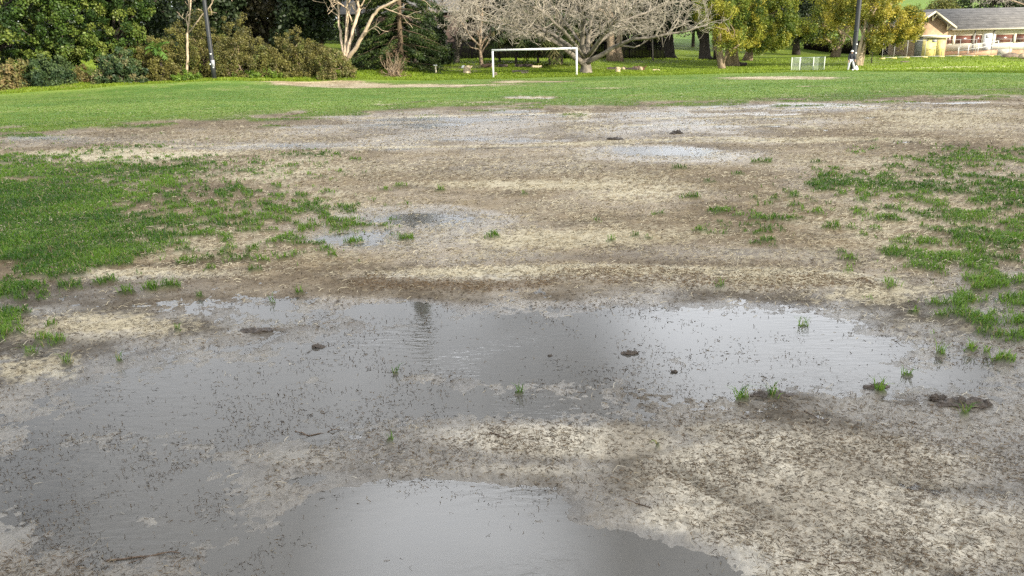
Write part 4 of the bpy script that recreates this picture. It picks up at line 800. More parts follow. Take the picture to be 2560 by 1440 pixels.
# person beside the right pole
def skin_obj(name, nodes, edges, mat, parent, sub=1, root=0):
    me = bpy.data.meshes.new(name); me.from_pydata([n[0] for n in nodes], edges, []); me.materials.append(mat)
    o = link(name, me, parent); o.modifiers.new('Skin', 'SKIN')
    for i, n in enumerate(nodes):
        sv = me.skin_vertices[0].data[i]; sv.radius = (n[1], n[2] if len(n) > 2 else n[1]); sv.use_root = (i == root)
    if sub: s = o.modifiers.new('Subdivision', 'SUBSURF'); s.levels = sub; s.render_levels = sub
    return o
SKIN = mat_plain('skin', (.42, .25, .17), .6); CLOTHD = mat_plain('dark_cloth', (.016, .018, .024), .85, 30, .2); CLOTHL = mat_plain('pale_grey_cloth', (.46, .47, .49), .85, 20, .15); CLOTHW = mat_plain('white_cloth', (.78, .76, .70), .8)
def person():
    b = gpos(2125, 176, 66.5); t = thing('person', 'person in a white cap, dark top and pale trousers beside the right lamp pole', 'person', b)
    J = dict(pel=(0, 0, .88), sp=(0, .01, 1.06), ch=(.01, -.02, 1.27), nk=(.01, -.03, 1.43), hb=(.01, -.04, 1.53), ht=(.01, -.045, 1.63), sl=(-.17, -.02, 1.36), sr=(.19, -.02, 1.36), el=(-.24, -.03, 1.10), er=(.25, -.10, 1.11), wl=(-.25, -.12, .88), wr=(.24, -.25, .93),
             hl=(-.10, 0, .86), hr=(.10, 0, .86), kl=(-.15, -.02, .47), kr=(.22, -.10, .48), al=(-.17, .03, .08), ar=(.34, .02, .08), tl=(-.18, -.12, .035), tr=(.37, -.13, .035))
    rr = dict(pel=(.13, .10), sp=(.12, .09), ch=(.14, .10), nk=(.055,), hb=(.075, .09), ht=(.075, .09), sl=(.06,), sr=(.06,), el=(.042,), er=(.042,), wl=(.03,), wr=(.03,), hl=(.09,), hr=(.09,), kl=(.058,), kr=(.058,), al=(.042,), ar=(.042,), tl=(.035,), tr=(.035,))
    names = list(J); nodes = [(J[k], *rr[k]) for k in names]; E = [('pel', 'sp'), ('sp', 'ch'), ('ch', 'nk'), ('nk', 'hb'), ('hb', 'ht'), ('ch', 'sl'), ('ch', 'sr'), ('sl', 'el'), ('sr', 'er'), ('el', 'wl'), ('er', 'wr'), ('pel', 'hl'), ('pel', 'hr'), ('hl', 'kl'), ('hr', 'kr'), ('kl', 'al'), ('kr', 'ar'), ('al', 'tl'), ('ar', 'tr')]
    edges = [(names.index(a), names.index(c)) for a, c in E]
    for s, wn in ((-1, 'wl'), (1, 'wr')):
        w0 = np.array(J[wn]); nodes.append((tuple(w0 + (0, -.015, -.07)), .034, .02)); p = len(nodes) - 1; edges.append((names.index(wn), p))
        for k, L in enumerate((.062, .078, .072, .055)):
            o = w0 + np.array([(k - 1.5) * .019, -.02, -.10]); nodes += [(tuple(o), .0095), (tuple(o + (0, -.012, -L * .55)), .0088), (tuple(o + (0, -.035, -L)), .008)]; n = len(nodes); edges += [(p, n - 3), (n - 3, n - 2), (n - 2, n - 1)]
        o = w0 + np.array([-s * .038, -.025, -.055]); nodes += [(tuple(o), .011), (tuple(o + (-s * .012, -.025, -.04)), .009)]; n = len(nodes); edges += [(p, n - 2), (n - 2, n - 1)]
    skin_obj('body', nodes, edges, SKIN, t)
    def sub(name, keys, E, grow_, mat):
        nn = [(J[k], *[q + grow_ for q in rr[k]]) for k in keys]; skin_obj(name, nn, [(keys.index(a), keys.index(c)) for a, c in E], mat, t)
    sub('jacket', ['ch', 'sp', 'pel', 'nk', 'sl', 'sr', 'el', 'er', 'wl', 'wr'], [('pel', 'sp'), ('sp', 'ch'), ('ch', 'nk'), ('ch', 'sl'), ('ch', 'sr'), ('sl', 'el'), ('sr', 'er'), ('el', 'wl'), ('er', 'wr')], .022, CLOTHD)
    sub('trousers', ['pel', 'hl', 'hr', 'kl', 'kr', 'al', 'ar'], [('pel', 'hl'), ('pel', 'hr'), ('hl', 'kl'), ('hr', 'kr'), ('kl', 'al'), ('kr', 'ar')], .03, CLOTHL)
    m = MB(); n = 12
    V = [(.01 + .105 * math.cos(a) * math.cos(e), -.045 + .12 * math.sin(a) * math.cos(e), 1.575 + .125 * math.sin(e)) for e in np.linspace(-.1, 1.5, 6) for a in np.arange(n) * 2 * math.pi / n]
    m.add(V, [(i * n + j, i * n + (j + 1) % n, (i + 1) * n + (j + 1) % n, (i + 1) * n + j) for i in range(5) for j in range(n)]); m.box((.01, -.19, 1.575), (.15, .12, .014)); m.obj('cap', CLOTHW, t, True)
    f = MB(); f.box((.01, -.15, 1.50), (.02, .03, .03)); f.obj('face', SKIN, t)
    for s in (-1, 1): MB().tube([(.01 + s * .035, -.132, 1.53), (.01 + s * .035, -.14, 1.53)], .009, 6).obj('eye', CLOTHD, t)
person()
def lump(name, label, cat, px, py, Y, w, d, h, mat, group=None):
    b = gpos(px, py, Y); n = 18; V = []
    for i in range(11):
        th = -.35 + i / 10 * (math.pi / 2 + .35)
        for j in range(n):
            a = j / n * 2 * math.pi; r = .75 + .5 * float(fbm(np.array([math.cos(a) * 2 + px]), np.array([math.sin(a) * 2 + i * .35]), 1.1, 91, 2)[0])
            V.append((math.cos(a) * math.cos(th) * w / 2 * r, math.sin(a) * math.cos(th) * d / 2 * r, max(math.sin(th), -.1) * h * r))
    Q = [(i * n + j, i * n + (j + 1) % n, (i + 1) * n + (j + 1) % n, (i + 1) * n + j) for i in range(10) for j in range(n)]
    o = link(name, mesh_from(name, V, Q, None, mat, None, True)); o.location = tuple(b); return tag(o, label, cat, group)
PLASTIC = mat_plain('white_plastic_sheet', (.74, .75, .76), .4, 9, .12, .4)
lump('plastic_bag', 'bulging white bag on the ground right of the right lamp pole', 'bag', 2140, 176, 66.8, .34, .3, .42, PLASTIC, 'white bags at the right lamp pole')
lump('plastic_bag', 'small white bag slumped directly in front of the right lamp pole', 'bag', 2132, 176, 66.2, .26, .25, .16, PLASTIC, 'white bags at the right lamp pole')

# mesh pen on the grass
def pen():
    Y = 68.5; b = gpos(2020, 177, Y); t = thing('mesh_pen', 'low pen of pale wire-mesh panels on white posts beside the field', 'pen', b); s = S_at(Y)
    NET = mat_plain('pale_wire', (.34, .39, .33), .6); h = 33 / s; NETP = mat_plain('pale_green_grey_posts', (.56, .60, .50), .5)
    P = [((1979 - 2020) / s, 0), ((1999.5 - 2020) / s, .1), ((2010 - 2020) / s, .9), ((2031.5 - 2020) / s, .0), ((2061 - 2020) / s, .25)]
    for x, y in P: MB().box((x, y, h / 2 - .05), (.055, .055, h + .15)).obj('post', NETP, t)
    for a, c in ((0, 1), (1, 2), (2, 3), (3, 4)):
        m = MB(); A = np.array(P[a]); B = np.array(P[c]); L = np.linalg.norm(B - A)
        for k in np.linspace(0, 1, max(2, int(L / .055))): q = A + (B - A) * k; m.tube([(*q, .04), (*q, h - .03)], .0065, 3, False)
        for z in np.linspace(.05, h - .03, int(h / .055)): m.tube([(*A, z), (*B, z)], .0065, 3, False)
        m.tube([(*A, h - .02), (*B, h - .02)], .03, 6); m.obj('mesh_panel', NET, t)
pen()

# logs and stumps
LOGC = {'dark': mat_plain('dark_log_bark', (.035, .024, .018), .9, 7, .4, .5), 'brown': mat_plain('brown_log_bark', (.075, .045, .028), .9, 7, .35, .5), 'grey': mat_plain('grey_log_bark', (.12, .095, .07), .9, 7, .35, .5), 'pale': mat_plain('pale_log_wood', (.48, .38, .24), .8, 9, .25, .3), 'rust': mat_plain('rusty_log_bark', (.09, .035, .018), .9, 7, .4, .5)}
CUT = mat_plain('sawn_wood', (.46, .36, .24), .85, 14, .25)
def log(label, px, py, Y, ln, r, az, c, up=False, group='logs under the trees'):
    b = gpos(px, py, Y); t = thing('stump' if up else 'log', label, 'stump' if up else 'log', b, 'stumps on the grass' if up else group); s = S_at(Y); L = ln / s; q = r / s
    d = np.array([0, 0, 1.0]) if up else np.array([math.cos(az), math.sin(az), 0])
    o = np.array([0, 0, -.08]) if up else -d * L / 2 + np.array([0, 0, q * .85])
    n = 7; P = o + d * np.linspace(0, L, n)[:, None]; P[1:-1] += R.normal(0, q * .07, (n - 2, 3)); rad = q * (np.linspace(1.12, .92, n) if not up else np.linspace(1.3, .95, n)) * R.uniform(.94, 1.06, n)
    m = MB(); m.tube(P, rad, 10)
    e = P[3] + np.array([R.normal(0, q), -q * .6, q * 1.3]); m.tube([P[3], e], [q * .3, q * .2], 5); m.obj('bark', LOGC[c], t)
    MB().tube([P[-1] - d * .004, P[-1] + d * .012], rad[-1] * .93, 10).obj('cut_end', CUT, t)
    if not up: MB().tube([P[0] + d * .004, P[0] - d * .012], rad[0] * .93, 10).obj('cut_end', CUT, t)
log('reddish-brown log with a dark end beside the left goal post', 1217, 171, 78, 24, 5.2, 2.9, 'brown')
log('dark log on the grass behind the left goal post', 1257, 170, 78, 22, 4.5, .2, 'dark')
log('long dark log lying across the middle of the goal mouth', 1310, 170, 78, 42, 4.6, .1, 'dark')
log('pale split log at the right end of the long dark log', 1342, 171, 77.5, 24, 3.2, -.15, 'pale')
log('grey-brown log lying in front of the long dark log', 1301, 181, 73, 40, 3.6, .1, 'grey')
log('short log lying against the front of the grey-brown log', 1312, 185, 71.5, 17, 3.4, .35, 'grey')
log('small pinkish stump just right of the left goal post', 1238.5, 189, 70.5, 11, 4.4, 0, 'grey', True)
log('pale split stump alone on the grass between the marker post and the goal', 1168, 186, 73.2, 21, 8.2, 0, 'pale', True)
log('pale sunlit stump right of the great bare tree', 1544, 185, 71.5, 16, 5.2, 0, 'pale', True)
log('dark log lying behind the pale sunlit stump', 1530, 175, 75, 24, 4.6, .25, 'dark')
log('short dark log standing end-on, second right of the sunlit stump', 1560, 175, 75.5, 14, 5, 1.1, 'dark')
log('dark log at the front of the log heap', 1580, 177, 75.5, 26, 4.2, -.12, 'dark', group='logs of the heap right of the bare tree')
log('brown log with a pale end on the log heap', 1592, 172, 76.5, 22, 5.2, .5, 'brown', group='logs of the heap right of the bare tree')
log('rusty red log at the right end of the log heap', 1604, 177, 75.8, 14, 5.4, 1.0, 'rust', group='logs of the heap right of the bare tree')
log('small pale log with a dark end alone right of the heap', 1640, 179, 74.5, 17, 3.2, -.1, 'pale')
log('black charred log by the ribbed twin trunk', 1856, 163, 82, 20, 5, .3, 'dark')
log('pale-ended log in the grass in front of the wire fence', 2262, 155, 79, 20, 2.4, .05, 'grey')
log('dark reddish log at the right edge of the photo', 2556, 150, 80, 30, 7, .9, 'brown')
lump('soil_heap', 'brown heap of soil and roots below the school ramp at the right edge', 'soil heap', 2526, 145, 83, 1.9, 1.2, .48, mat_plain('heaped_soil', (.14, .105, .075), .95, 3, .4, .7))
b = gpos(1090, 187, 72.5); t = thing('marker_post', 'short cream post with a flat white cap, standing on the grass', 'post', b)
MB().tube([(0, 0, -.1), (0, 0, .40), (0, 0, .76)], [.085, .075, .07], 8).obj('shaft', CREAM, t); MB().box((-.02, 0, .80), (.34, .2, .085)).obj('cap', WHITE, t)
lump('white_lump', 'white rounded lump on top of the pale split stump', 'white object', 1159, 184, 73.4, .40, .3, .22, WHITE)
bpy.data.objects['white_lump'].location.z += .52

# fences
def fence(name, label, a, bb, h, mat, post_mat, group=None, step=.16, gap=.012):
    A = np.array([a[0], a[1]]); B = np.array([bb[0], bb[1]]); L = np.linalg.norm(B - A); n = int(L / step); az = math.atan2(B[1] - A[1], B[0] - A[0]); d = (B - A) / L
    t = thing(name, label, 'fence', (A[0], A[1], tz(*A)), group); o = np.array(t.location); pm = MB(); rm = MB()
    for k in range(n):
        c = A + d * (k + .5) * step; z = tz(*c); hh = h * R.uniform(.97, 1.02); pm.box(np.array([c[0], c[1], z + hh / 2 - .05]) - o, (step - gap, .022, hh), az)
    pm.obj('palings', mat, t)
    for k in range(int(L / 2.6) + 1):
        c = A + d * k * 2.6 + np.array([-d[1], d[0]]) * .06; z = tz(*c); MB().box(np.array([c[0], c[1], z + h / 2 - .08]) - o, (.1, .09, h), az).obj('post', post_mat, t)
SHADEW = mat_plain('fence_timber_with_shade', (.006, .0055, .0055), 1, 3, .4, spec=.03); BROWNW = mat_plain('dark_brown_fence_timber', (.016, .011, .008), 1, 3, .35, spec=.05)  # first timber near-black: tree shade is put into its colour
fence('paling_fence', 'long timber fence behind the goal, darkened to black for the tree shade', place(900, 150, 93), place(1664, 148, 93), 2.0, SHADEW, SHADEW)
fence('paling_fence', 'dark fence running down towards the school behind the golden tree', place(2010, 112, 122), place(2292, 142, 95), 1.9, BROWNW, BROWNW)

# tiled house behind the fir
def house():
    Y = 97.0; b = gpos(1000, 150, Y); t = thing('house', 'shaded house with a grey iron roof behind the white-limbed tree and the fir', 'house', b)
    ze = place(1000, 27, Y)[2]; zr = place(1000, -40, Y + 5)[2]; x0 = place(862, 60, Y)[0]; x1 = place(1140, 60, Y)[0]; o = np.array(b)
    def q(x, y, z): return np.array([x, y, z]) - o
    m = MB(); m.add([q(x0, Y, b[2] - 1), q(x1, Y, b[2] - 1), q(x1, Y, ze), q(x0, Y, ze), q(x0, Y + 10, b[2] - 1), q(x1, Y + 10, b[2] - 1), q(x1, Y + 10, ze), q(x0, Y + 10, ze), q(x0, Y + 5, zr - .1), q(x1, Y + 5, zr - .1)],
                    [(0, 1, 2, 3), (5, 4, 7, 6), (4, 0, 3, 7), (1, 5, 6, 2)], [(3, 8, 7), (2, 6, 9)]); m.obj('wall', BRICKD, t)
    r = MB(); e = .5; dz = (zr - ze) / 5
    r.add([q(x0 - e, Y - e, ze - e * dz), q(x1 + e, Y - e, ze - e * dz), q(x1 + e, Y + 5, zr), q(x0 - e, Y + 5, zr), q(x0 - e, Y + 10 + e, ze - e * dz), q(x1 + e, Y + 10 + e, ze - e * dz)] + [q(x0 - e, Y - e, ze - e * dz + .1), q(x1 + e, Y - e, ze - e * dz + .1), q(x1 + e, Y + 5, zr + .1), q(x0 - e, Y + 5, zr + .1), q(x0 - e, Y + 10 + e, ze - e * dz + .1), q(x1 + e, Y + 10 + e, ze - e * dz + .1)],
          [(6, 7, 8, 9), (9, 8, 11, 10), (0, 3, 2, 1), (3, 4, 5, 2), (0, 1, 7, 6), (5, 4, 10, 11), (1, 2, 8, 7), (2, 5, 11, 8), (3, 0, 6, 9), (4, 3, 9, 10)]); r.obj('roof', ROOFD, t)
    for px in (905, 1090):
        c = place(px, 75, Y); f = MB(); f.box(q(c[0], Y - .04, c[2]), (1.6, .07, 1.3)).obj('window_frame', WHITE, t)
        MB().box(q(c[0], Y - .08, c[2]), (1.44, .03, 1.14)).obj('pane', mat_plain('dark_window_glass', (.02, .022, .025), .08), t)
house()
GLASSR = mat_plain('reddish_blind_glass', (.13, .055, .038), .25, 1.2, .45); GRAFF = mat_plain('faded_graffiti_paint', (.24, .20, .12), .8)
def school():
    Y = 90.5; X = lambda px, Yd=90.5: place(px, 100, Yd)[0]; Z = lambda py, Yd=90.5: place(2450, py, Yd)[2]
    o = np.array([X(2450), Y, Z(139)]); t = thing('school_building', 'cream and brick school building with a gable and long grey roof', 'building', o)
    q = lambda x, y, z: np.array([x, y, z]) - o
    xa, xb = X(2364), X(2740); zg, zb = Z(145), Z(121)
    def bx(x0, x1, z0, z1, y0, y1): return (q((x0 + x1) / 2, (y0 + y1) / 2, (z0 + z1) / 2), (abs(x1 - x0), abs(y1 - y0), abs(z1 - z0)))
    wl = MB(); wl.box(*bx(xa, xb, zg - .6, Z(126), Y, Y + .3)); wl.obj('base_wall', BRICKO, t)
    zt, zw = Z(86), Z(109.5); win = [(2367, 2381), (2388, 2432), (2436, 2454), (2488, 2533), (2539, 2580), (2586, 2630), (2636, 2680), (2686, 2730)]
    zr = place(2450, 22.5, Y + 5.5)[2]; y0, y1 = Y - .5, Y + 5.5; zl_ = place(2450, 74, y0)[2]; ze = zl_ + .5 * (zr - zl_) / 6 - .06
    wm = MB(); wm.box(*bx(xa, xb, Z(126) + .002, zw, Y - .03, Y + .3)); wm.box(*bx(xa, xb, zt, ze + .05, Y - .03, Y + .3)); prev = 2364
    for a, c in win + [(2740, 2740)]:
        if X(a) - X(prev) > .03: wm.box(*bx(X(prev), X(a), zw + .002, zt - .002, Y - .03, Y + .3))
        prev = c
    wm.obj('wall', WALLW, t)
    for a, c in win:
        f = MB(); f.box(*bx(X(a) + .001, X(c) - .001, zw + .004, zw + .07, Y - .01, Y + .1)); f.box(*bx(X(a) + .001, X(c) - .001, zt - .07, zt - .004, Y - .01, Y + .1)); fo = f.obj('window', WALLW, t)
        MB().box(*bx(X(a) + .002, X(c) - .002, zw + .071, zt - .071, Y + .06, Y + .09)).obj('pane', GLASSR, fo)
    dz = Z(124.5); dr = MB(); dr.box(*bx(X(2458), X(2479), dz, Z(84.5), Y - .07, Y - .035)); do = dr.obj('door', mat_plain('white_door_paint', (.72, .74, .74), .5), t)
    MB().box(*bx(X(2463), X(2471), Z(96), Z(88), Y - .09, Y - .075)).obj('notice', GREY, do)
    
    r = MB(); xl_, xr_ = X(2296, Y + 5.5) - .2, xb + .5
    r.add([q(xl_, y0, zl_), q(xr_, y0, zl_), q(xr_, y1, zr), q(xl_, y1, zr), q(xl_, y1 + 6, zl_), q(xr_, y1 + 6, zl_), q(xl_, y0, zl_ + .1), q(xr_, y0, zl_ + .1), q(xr_, y1, zr + .1), q(xl_, y1, zr + .1), q(xl_, y1 + 6, zl_ + .1), q(xr_, y1 + 6, zl_ + .1)],
          [(6, 7, 8, 9), (9, 8, 11, 10), (0, 3, 2, 1), (3, 4, 5, 2), (0, 1, 7, 6), (5, 4, 10, 11), (1, 2, 8, 7), (2, 5, 11, 8), (3, 0, 6, 9), (4, 3, 9, 10)]); r.obj('roof', ROOF, t)
    MB().box(*bx(X(2371), xr_, zl_ - .06, zl_ + .09, y0 - .13, y0 - .004)).obj('gutter', CREAM, t)
    for px in (2434, 2481): MB().tube([q(X(px), Y - .12, zl_), q(X(px), Y - .1, Z(130))], .045, 8).obj('downpipe', GREY, t)
    # gable wing
    Yg = 89.2; gx0, gx1 = place(2287, 100, Yg)[0], place(2367, 100, Yg)[0]; ax = place(2340, 30, 88.4)[0]; az = place(2340, 28, 88.4)[2]; sl = .68; ez = lambda x: az - .14 - abs(x - ax) * sl
    gw = MB(); gw.prism([(gx0 - o[0], zg - .6 - o[2]), (gx1 - o[0], zg - .6 - o[2]), (gx1 - o[0], ez(gx1) - o[2]), (ax - o[0], ez(ax) - o[2]), (gx0 - o[0], ez(gx0) - o[2])], Yg - o[1], Yg + 6 - o[1]); gw.obj('gable_wall', BRICK, t)
    gr = MB(); x0, x1 = place(2283, 60, 88.4)[0], place(2394, 60, 88.4)[0]
    for a in (x0, x1):
        za = az - abs(a - ax) * sl; pl = [(ax, az), (a, za), (a, za - .12), (ax, az - .12)]
        gr.prism([(p - o[0], z - o[2]) for p, z in (pl if a > ax else pl[::-1])], 88.45 - o[1], 96 - o[1])
    gr.obj('gable_roof', ROOF, t)
    for a in (x0, x1):
        za = az - abs(a - ax) * sl; MB().prism([(p - o[0], z - o[2]) for p, z in [(ax, az + .05), (a, za + .05), (a, za - .16), (ax, az - .16)]], 88.40 - o[1], 88.445 - o[1]).obj('bargeboard', CREAM, t)
    for px, py in ((2334, 44), (2371, 67)):
        c = place(px, py, 88.9); m = MB(); m.box(q(c[0] - .05, 88.95, c[2]), (.13, .12, .62)); m.tube([q(c[0], 89.1, c[2] - .3), q(c[0] + .16, 88.5, c[2] + .28)], .05, 5); m.obj('bracket', CREAM, t)
    MB().box(*bx(place(2283, 86, 88.8)[0], place(2337, 86, 88.8)[0], Z(89, 88.8), Z(84.5, 88.8), 88.3, 89.19)).obj('awning', CREAM, t)
    # ramp and rails in front of the wing
    rp = MB(); rx0, rx1 = X(2395, 89), X(2492, 89); rp.add([q(rx0, 88.6, Z(142, 89)), q(rx1, 88.6, Z(138, 89)), q(rx1, 88.6, Z(125, 89)), q(rx0, 88.6, Z(137.5, 89)), q(rx0, 89.9, Z(142, 89)), q(rx1, 89.9, Z(138, 89)), q(rx1, 89.9, Z(125, 89)), q(rx0, 89.9, Z(137.5, 89))], [(0, 1, 2, 3), (4, 7, 6, 5), (3, 2, 6, 7), (0, 3, 7, 4), (1, 5, 6, 2), (0, 4, 5, 1)]); rp.obj('ramp', BRICKO, t)
    MB().box(*bx(X(2493, 89), X(2528, 89), Z(140, 89), Z(123.5, 89), 88.6, 89.9)).obj('landing', CONC, t)
    rl = MB()
    for f in np.linspace(0, 1, 5):
        x = rx0 + (rx1 - rx0) * f; z = Z(137.5, 89) + (Z(125, 89) - Z(137.5, 89)) * f; rl.tube([q(x, 88.63, z), q(x, 88.63, z + .95)], .035, 6)
    for h in (.5, .93): rl.tube([q(rx0, 88.63, Z(137.5, 89) + h), q(rx1, 88.63, Z(125, 89) + h)], .025, 6)
    rl.obj('handrail', WHITE, t)
school()
def shed():
    Y = 87.6; X = lambda px: place(px, 120, Y)[0]; Z = lambda py: place(2335, py, Y)[2]; x0, x1 = X(2304), X(2362); zb, zt = tz((x0 + x1) / 2, Y) - .1, Z(95.5)
    o = np.array([(x0 + x1) / 2, Y, zb]); t = thing('shed', 'yellow graffitied shed with a flat cream roof against the brick gable', 'shed', o)
    def b(a, c, z0, z1, y0, y1): return (np.array([(a + c) / 2, (y0 + y1) / 2, (z0 + z1) / 2]) - o, (c - a, y1 - y0, z1 - z0))
    MB().box(*b(x0, x1, zb, zt, Y, Y + 1.55)).obj('wall', mat_plain('dark_side_blockwork', (.20, .20, .17), .9, 4, .3), t)
    for a, c in ((2305, 2339.5), (2340.3, 2361)): MB().box(*b(X(a), X(c), zb + .12, zt - .06, Y - .06, Y - .004)).obj('door', YELLOW, t)
    MB().box(*b(X(2312), X(2369), zt + .002, zt + .27, Y - .35, Y + 1.56)).obj('roof', CREAM, t)
    MB().box(*b(X(2328), X(2339), Z(106), Z(97.5), Y - .085, Y - .062)).obj('vent_panel', GREY, t)
    c = place(2317.5, 101, Y); MB().tube([np.array([c[0], Y - .085, c[2]]) - o, np.array([c[0], Y - .062, c[2]]) - o], .10, 12).obj('vent_hole', BLACKP, t)
    m = MB()
    for (px, py, n, sp) in [(2314, 112, 5, 4), (2322, 124, 7, 5), (2318, 133, 5, 4), (2346, 114, 4, 3), (2346, 128, 5, 3), (2330, 118, 4, 6)]:
        p = place(px, py, Y); P = [np.array([p[0] + R.normal(0, sp * .035), Y - .064, p[2] + R.normal(0, sp * .022)]) - o for _ in range(n)]; m.tube(P, .013, 4)
    m.obj('graffiti', GRAFF, t)
shed()
def wire_fence():
    Y = 86.0; ST_ = mat_plain('galvanised_steel', (.36, .35, .32), .45); FT = mat_plain('ochre_block', (.62, .47, .18), .8, 6, .15)
    pxs = [2205, 2234, 2266, 2311, 2353, 2396, 2436, 2476, 2521, 2556, 2600, 2645]; P = [gpos(px, 143, Y) for px in pxs]; t = thing('wire_fence', 'temporary wire fence on ochre block feet in front of the school', 'fence', P[0]); o = P[0]
    m = MB()
    for p in P:
        MB().tube([p - o, p - o + np.array([0, 0, 1.85])], .028, 6).obj('post', ST_, t); MB().box(p - o + np.array([0, 0, .07]), (.55, .3, .16)).obj('foot', FT, t)
    for a, c in zip(P[:-1], P[1:]):
        for h in (.16, 1.8): m.tube([a - o + np.array([0, -.03, h]), c - o + np.array([0, -.03, h])], .026 if h < 1 else .018, 5)
    m.obj('rail', ST_, t); w = MB()
    for a, c in zip(P[:-1], P[1:]):
        for f in np.linspace(.04, .96, 14): q = a + (c - a) * f - o; w.tube([q + np.array([0, -.03, .16]), q + np.array([0, -.03, 1.8])], .0022, 3, False)
    w.obj('mesh', ST_, t)
wire_fence()

# ================================================================ SKY, ADDED SHADE CLOUD, SUN, CAMERA
EL = math.radians(22); AZ = np.array([.77, -.64]); AZ /= np.linalg.norm(AZ); SUN = np.array([AZ[0] * math.cos(EL), AZ[1] * math.cos(EL), math.sin(EL)])
cm, nt, N, L = newmat('added_thin_cloud'); _o = N.new('ShaderNodeOutputMaterial'); _m = N.new('ShaderNodeMixShader'); _m.inputs[0].default_value = .68; _t = N.new('ShaderNodeBsdfTransparent'); _d = N.new('ShaderNodeBsdfDiffuse'); _d.inputs[0].default_value = (.85, .86, .88, 1)  # part-transparent material for the added, unseen shade blocker
L.new(_t.outputs[0], _m.inputs[1]); L.new(_d.outputs[0], _m.inputs[2]); L.new(_m.outputs[0], _o.inputs[0])
def added_shade_cloud():
    """unseen blocker added behind the viewer, shaped to shade the field to its edge"""
    H = 150.0; xs = np.linspace(-100, 130, 70); yb = -60.0; n = 26; sh = SUN[:2] / SUN[2] * H; V = []
    for x in xs:
        ye = float(edge_y(x)) - .3 + (fbm(np.array([x]), np.array([0.0]), 9, 95, 3)[0] - .5) * 2.0
        e = min((x - xs[0]), (xs[-1] - x))
        for j in range(n):
            f = j / (n - 1); y = yb + (ye - yb) * f; d = min(e, (ye - y), (y - yb)); h = min(d * .22, 9) * (.6 + .8 * float(fbm(np.array([x]), np.array([y]), 18, 96, 3)[0]))
            V.append((x + sh[0], y + sh[1], H + max(h, 0)))
    m = len(xs) * n; V += [(v[0], v[1], H - .6 - (v[2] - H) * .25) for v in V]; Q = []
    for i in range(len(xs) - 1):
        for j in range(n - 1): a = i * n + j; Q += [(a, a + n, a + n + 1, a + 1), (m + a, m + a + 1, m + a + n + 1, m + a + n)]
    for i in range(len(xs) - 1):
        for j in (0, n - 1): a = i * n + j; Q.append((a, a + n, m + a + n, m + a))
    for j in range(n - 1):
        for i in (0, len(xs) - 1): a = i * n + j; Q.append((a, a + 1, m + a + 1, m + a))
    o = link('added_shade_cloud', mesh_from('added_shade_cloud', V, Q, None, cm, None, True)); o['kind'] = 'structure'
added_shade_cloud()
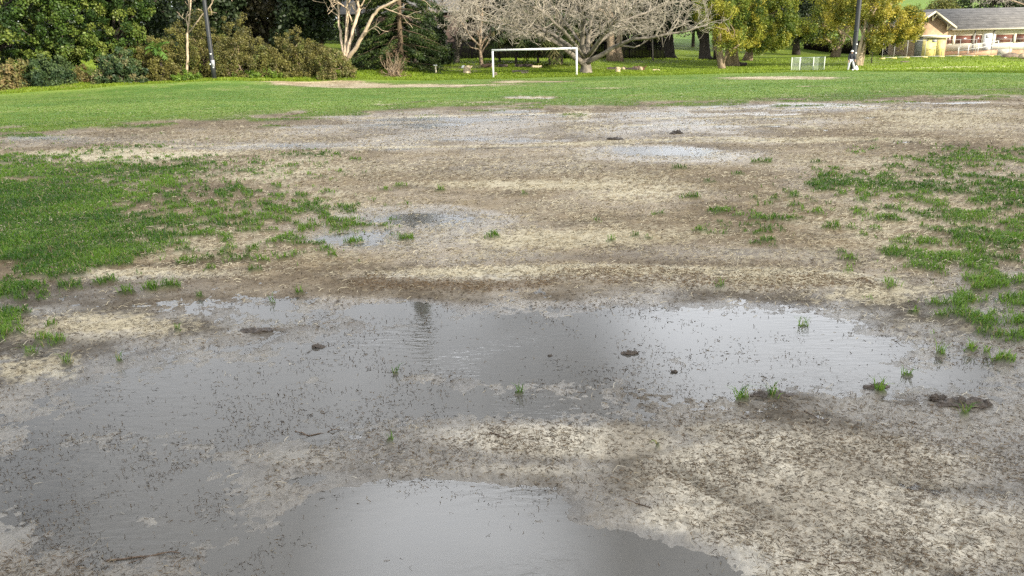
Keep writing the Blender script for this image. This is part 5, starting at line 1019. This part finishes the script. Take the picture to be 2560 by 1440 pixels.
def sky():
    W = bpy.data.worlds.new('World'); SC.world = W; W.use_nodes = True; nt = W.node_tree; N = nt.nodes; L = nt.links; N.clear()
    o = N.new('ShaderNodeOutputWorld'); b = N.new('ShaderNodeBackground'); b.inputs[1].default_value = .1; L.new(b.outputs[0], o.inputs[0])
    s = N.new('ShaderNodeTexSky'); s.sky_type = 'NISHITA'; s.sun_disc = False; s.sun_elevation = EL; s.sun_rotation = math.atan2(SUN[0], SUN[1]); s.air_density = 1.0; s.dust_density = 1.0
    tc = N.new('ShaderNodeTexCoord'); mp = N.new('ShaderNodeMapping'); mp.inputs['Scale'].default_value = (1.3, 1.3, 2.6); mp.inputs['Location'].default_value = (.3, 1.7, .2); L.new(tc.outputs['Generated'], mp.inputs[0])
    n = N.new('ShaderNodeTexNoise'); n.inputs['Scale'].default_value = 1.6; n.inputs['Detail'].default_value = 6; n.inputs['Roughness'].default_value = .5; n.inputs['Distortion'].default_value = .3; L.new(mp.outputs[0], n.inputs['Vector'])
    cr = N.new('ShaderNodeMapRange'); cr.inputs[1].default_value = .36; cr.inputs[2].default_value = .66; cr.inputs[3].default_value = 4.8; cr.inputs[4].default_value = 10.5; L.new(n.outputs[0], cr.inputs[0])
    val = cr.outputs[0]
    def lobe_(az, el, wid, amt, src):                # brighter or darker masses of the cloud deck
        d = (math.sin(math.radians(az)) * math.cos(math.radians(el)), math.cos(math.radians(az)) * math.cos(math.radians(el)), math.sin(math.radians(el)))
        v = N.new('ShaderNodeVectorMath'); v.operation = 'DOT_PRODUCT'; v.inputs[1].default_value = d; nn = N.new('ShaderNodeVectorMath'); nn.operation = 'NORMALIZE'; L.new(tc.outputs['Generated'], nn.inputs[0]); L.new(nn.outputs[0], v.inputs[0])
        m = N.new('ShaderNodeMapRange'); m.interpolation_type = 'SMOOTHSTEP'; m.inputs[1].default_value = math.cos(math.radians(wid)); m.inputs[2].default_value = 1; m.inputs[3].default_value = 0; m.inputs[4].default_value = amt; L.new(v.outputs['Value'], m.inputs[0])
        a = N.new('ShaderNodeMath'); a.operation = 'ADD'; L.new(src, a.inputs[0]); L.new(m.outputs[0], a.inputs[1]); return a.outputs[0]
    for l in SKYL: val = lobe_(*l, val)
    mx0 = N.new('ShaderNodeMath'); mx0.operation = 'MAXIMUM'; mx0.inputs[1].default_value = 1.6; L.new(val, mx0.inputs[0])
    cc = N.new('ShaderNodeVectorMath'); cc.operation = 'SCALE'; cc.inputs[0].default_value = (.95, .985, 1.04); L.new(mx0.outputs[0], cc.inputs['Scale'])
    mask = N.new('ShaderNodeMapRange'); mask.inputs[1].default_value = .30; mask.inputs[2].default_value = .45; mask.inputs[3].default_value = .25; mask.inputs[4].default_value = .95; L.new(n.outputs[0], mask.inputs[0])
    mx = N.new('ShaderNodeMix'); mx.data_type = 'RGBA'; L.new(mask.outputs[0], mx.inputs['Factor']); L.new(s.outputs[0], mx.inputs['A']); L.new(cc.outputs[0], mx.inputs['B']); L.new(mx.outputs['Result'], b.inputs[0])
SKYL = [(20, 20, 14, 9), (13, 17, 9, 1.5), (0, 23, 12, -2.5), (-20, 24, 14, 1), (-5, 37, 12, 20), (8, 29, 11, -2.5), (-4, 15.5, 6, 2.5)]
sky()
ld = bpy.data.lights.new('sun', 'SUN'); ld.energy = 4.0; ld.angle = math.radians(.53); ld.color = (1, .92, .79); lo = bpy.data.objects.new('sun', ld); C.objects.link(lo)
from mathutils import Vector, Matrix
lo.rotation_euler = Vector(-SUN).to_track_quat('-Z', 'Y').to_euler(); lo.location = (40, -40, 60)
cd = bpy.data.cameras.new('camera'); cam = bpy.data.objects.new('camera', cd); C.objects.link(cam); SC.camera = cam
cd.sensor_width = 36; cd.lens = 36 * F / 2560; cd.clip_end = 3000; cd.clip_start = .05
cam.matrix_world = Matrix(((_r[0], _u[0], -_f[0], 0), (_r[1], _u[1], -_f[1], 0), (_r[2], _u[2], -_f[2], HC), (0, 0, 0, 1)))
SC.view_settings.view_transform = 'Standard'; SC.view_settings.look = 'None'; SC.view_settings.exposure = 1.3; SC.view_settings.gamma = 1
SC.cycles.use_denoising = False; SC.cycles.max_bounces = 6; SC.cycles.transparent_max_bounces = 8; SC.cycles.diffuse_bounces = 3; SC.cycles.glossy_bounces = 3
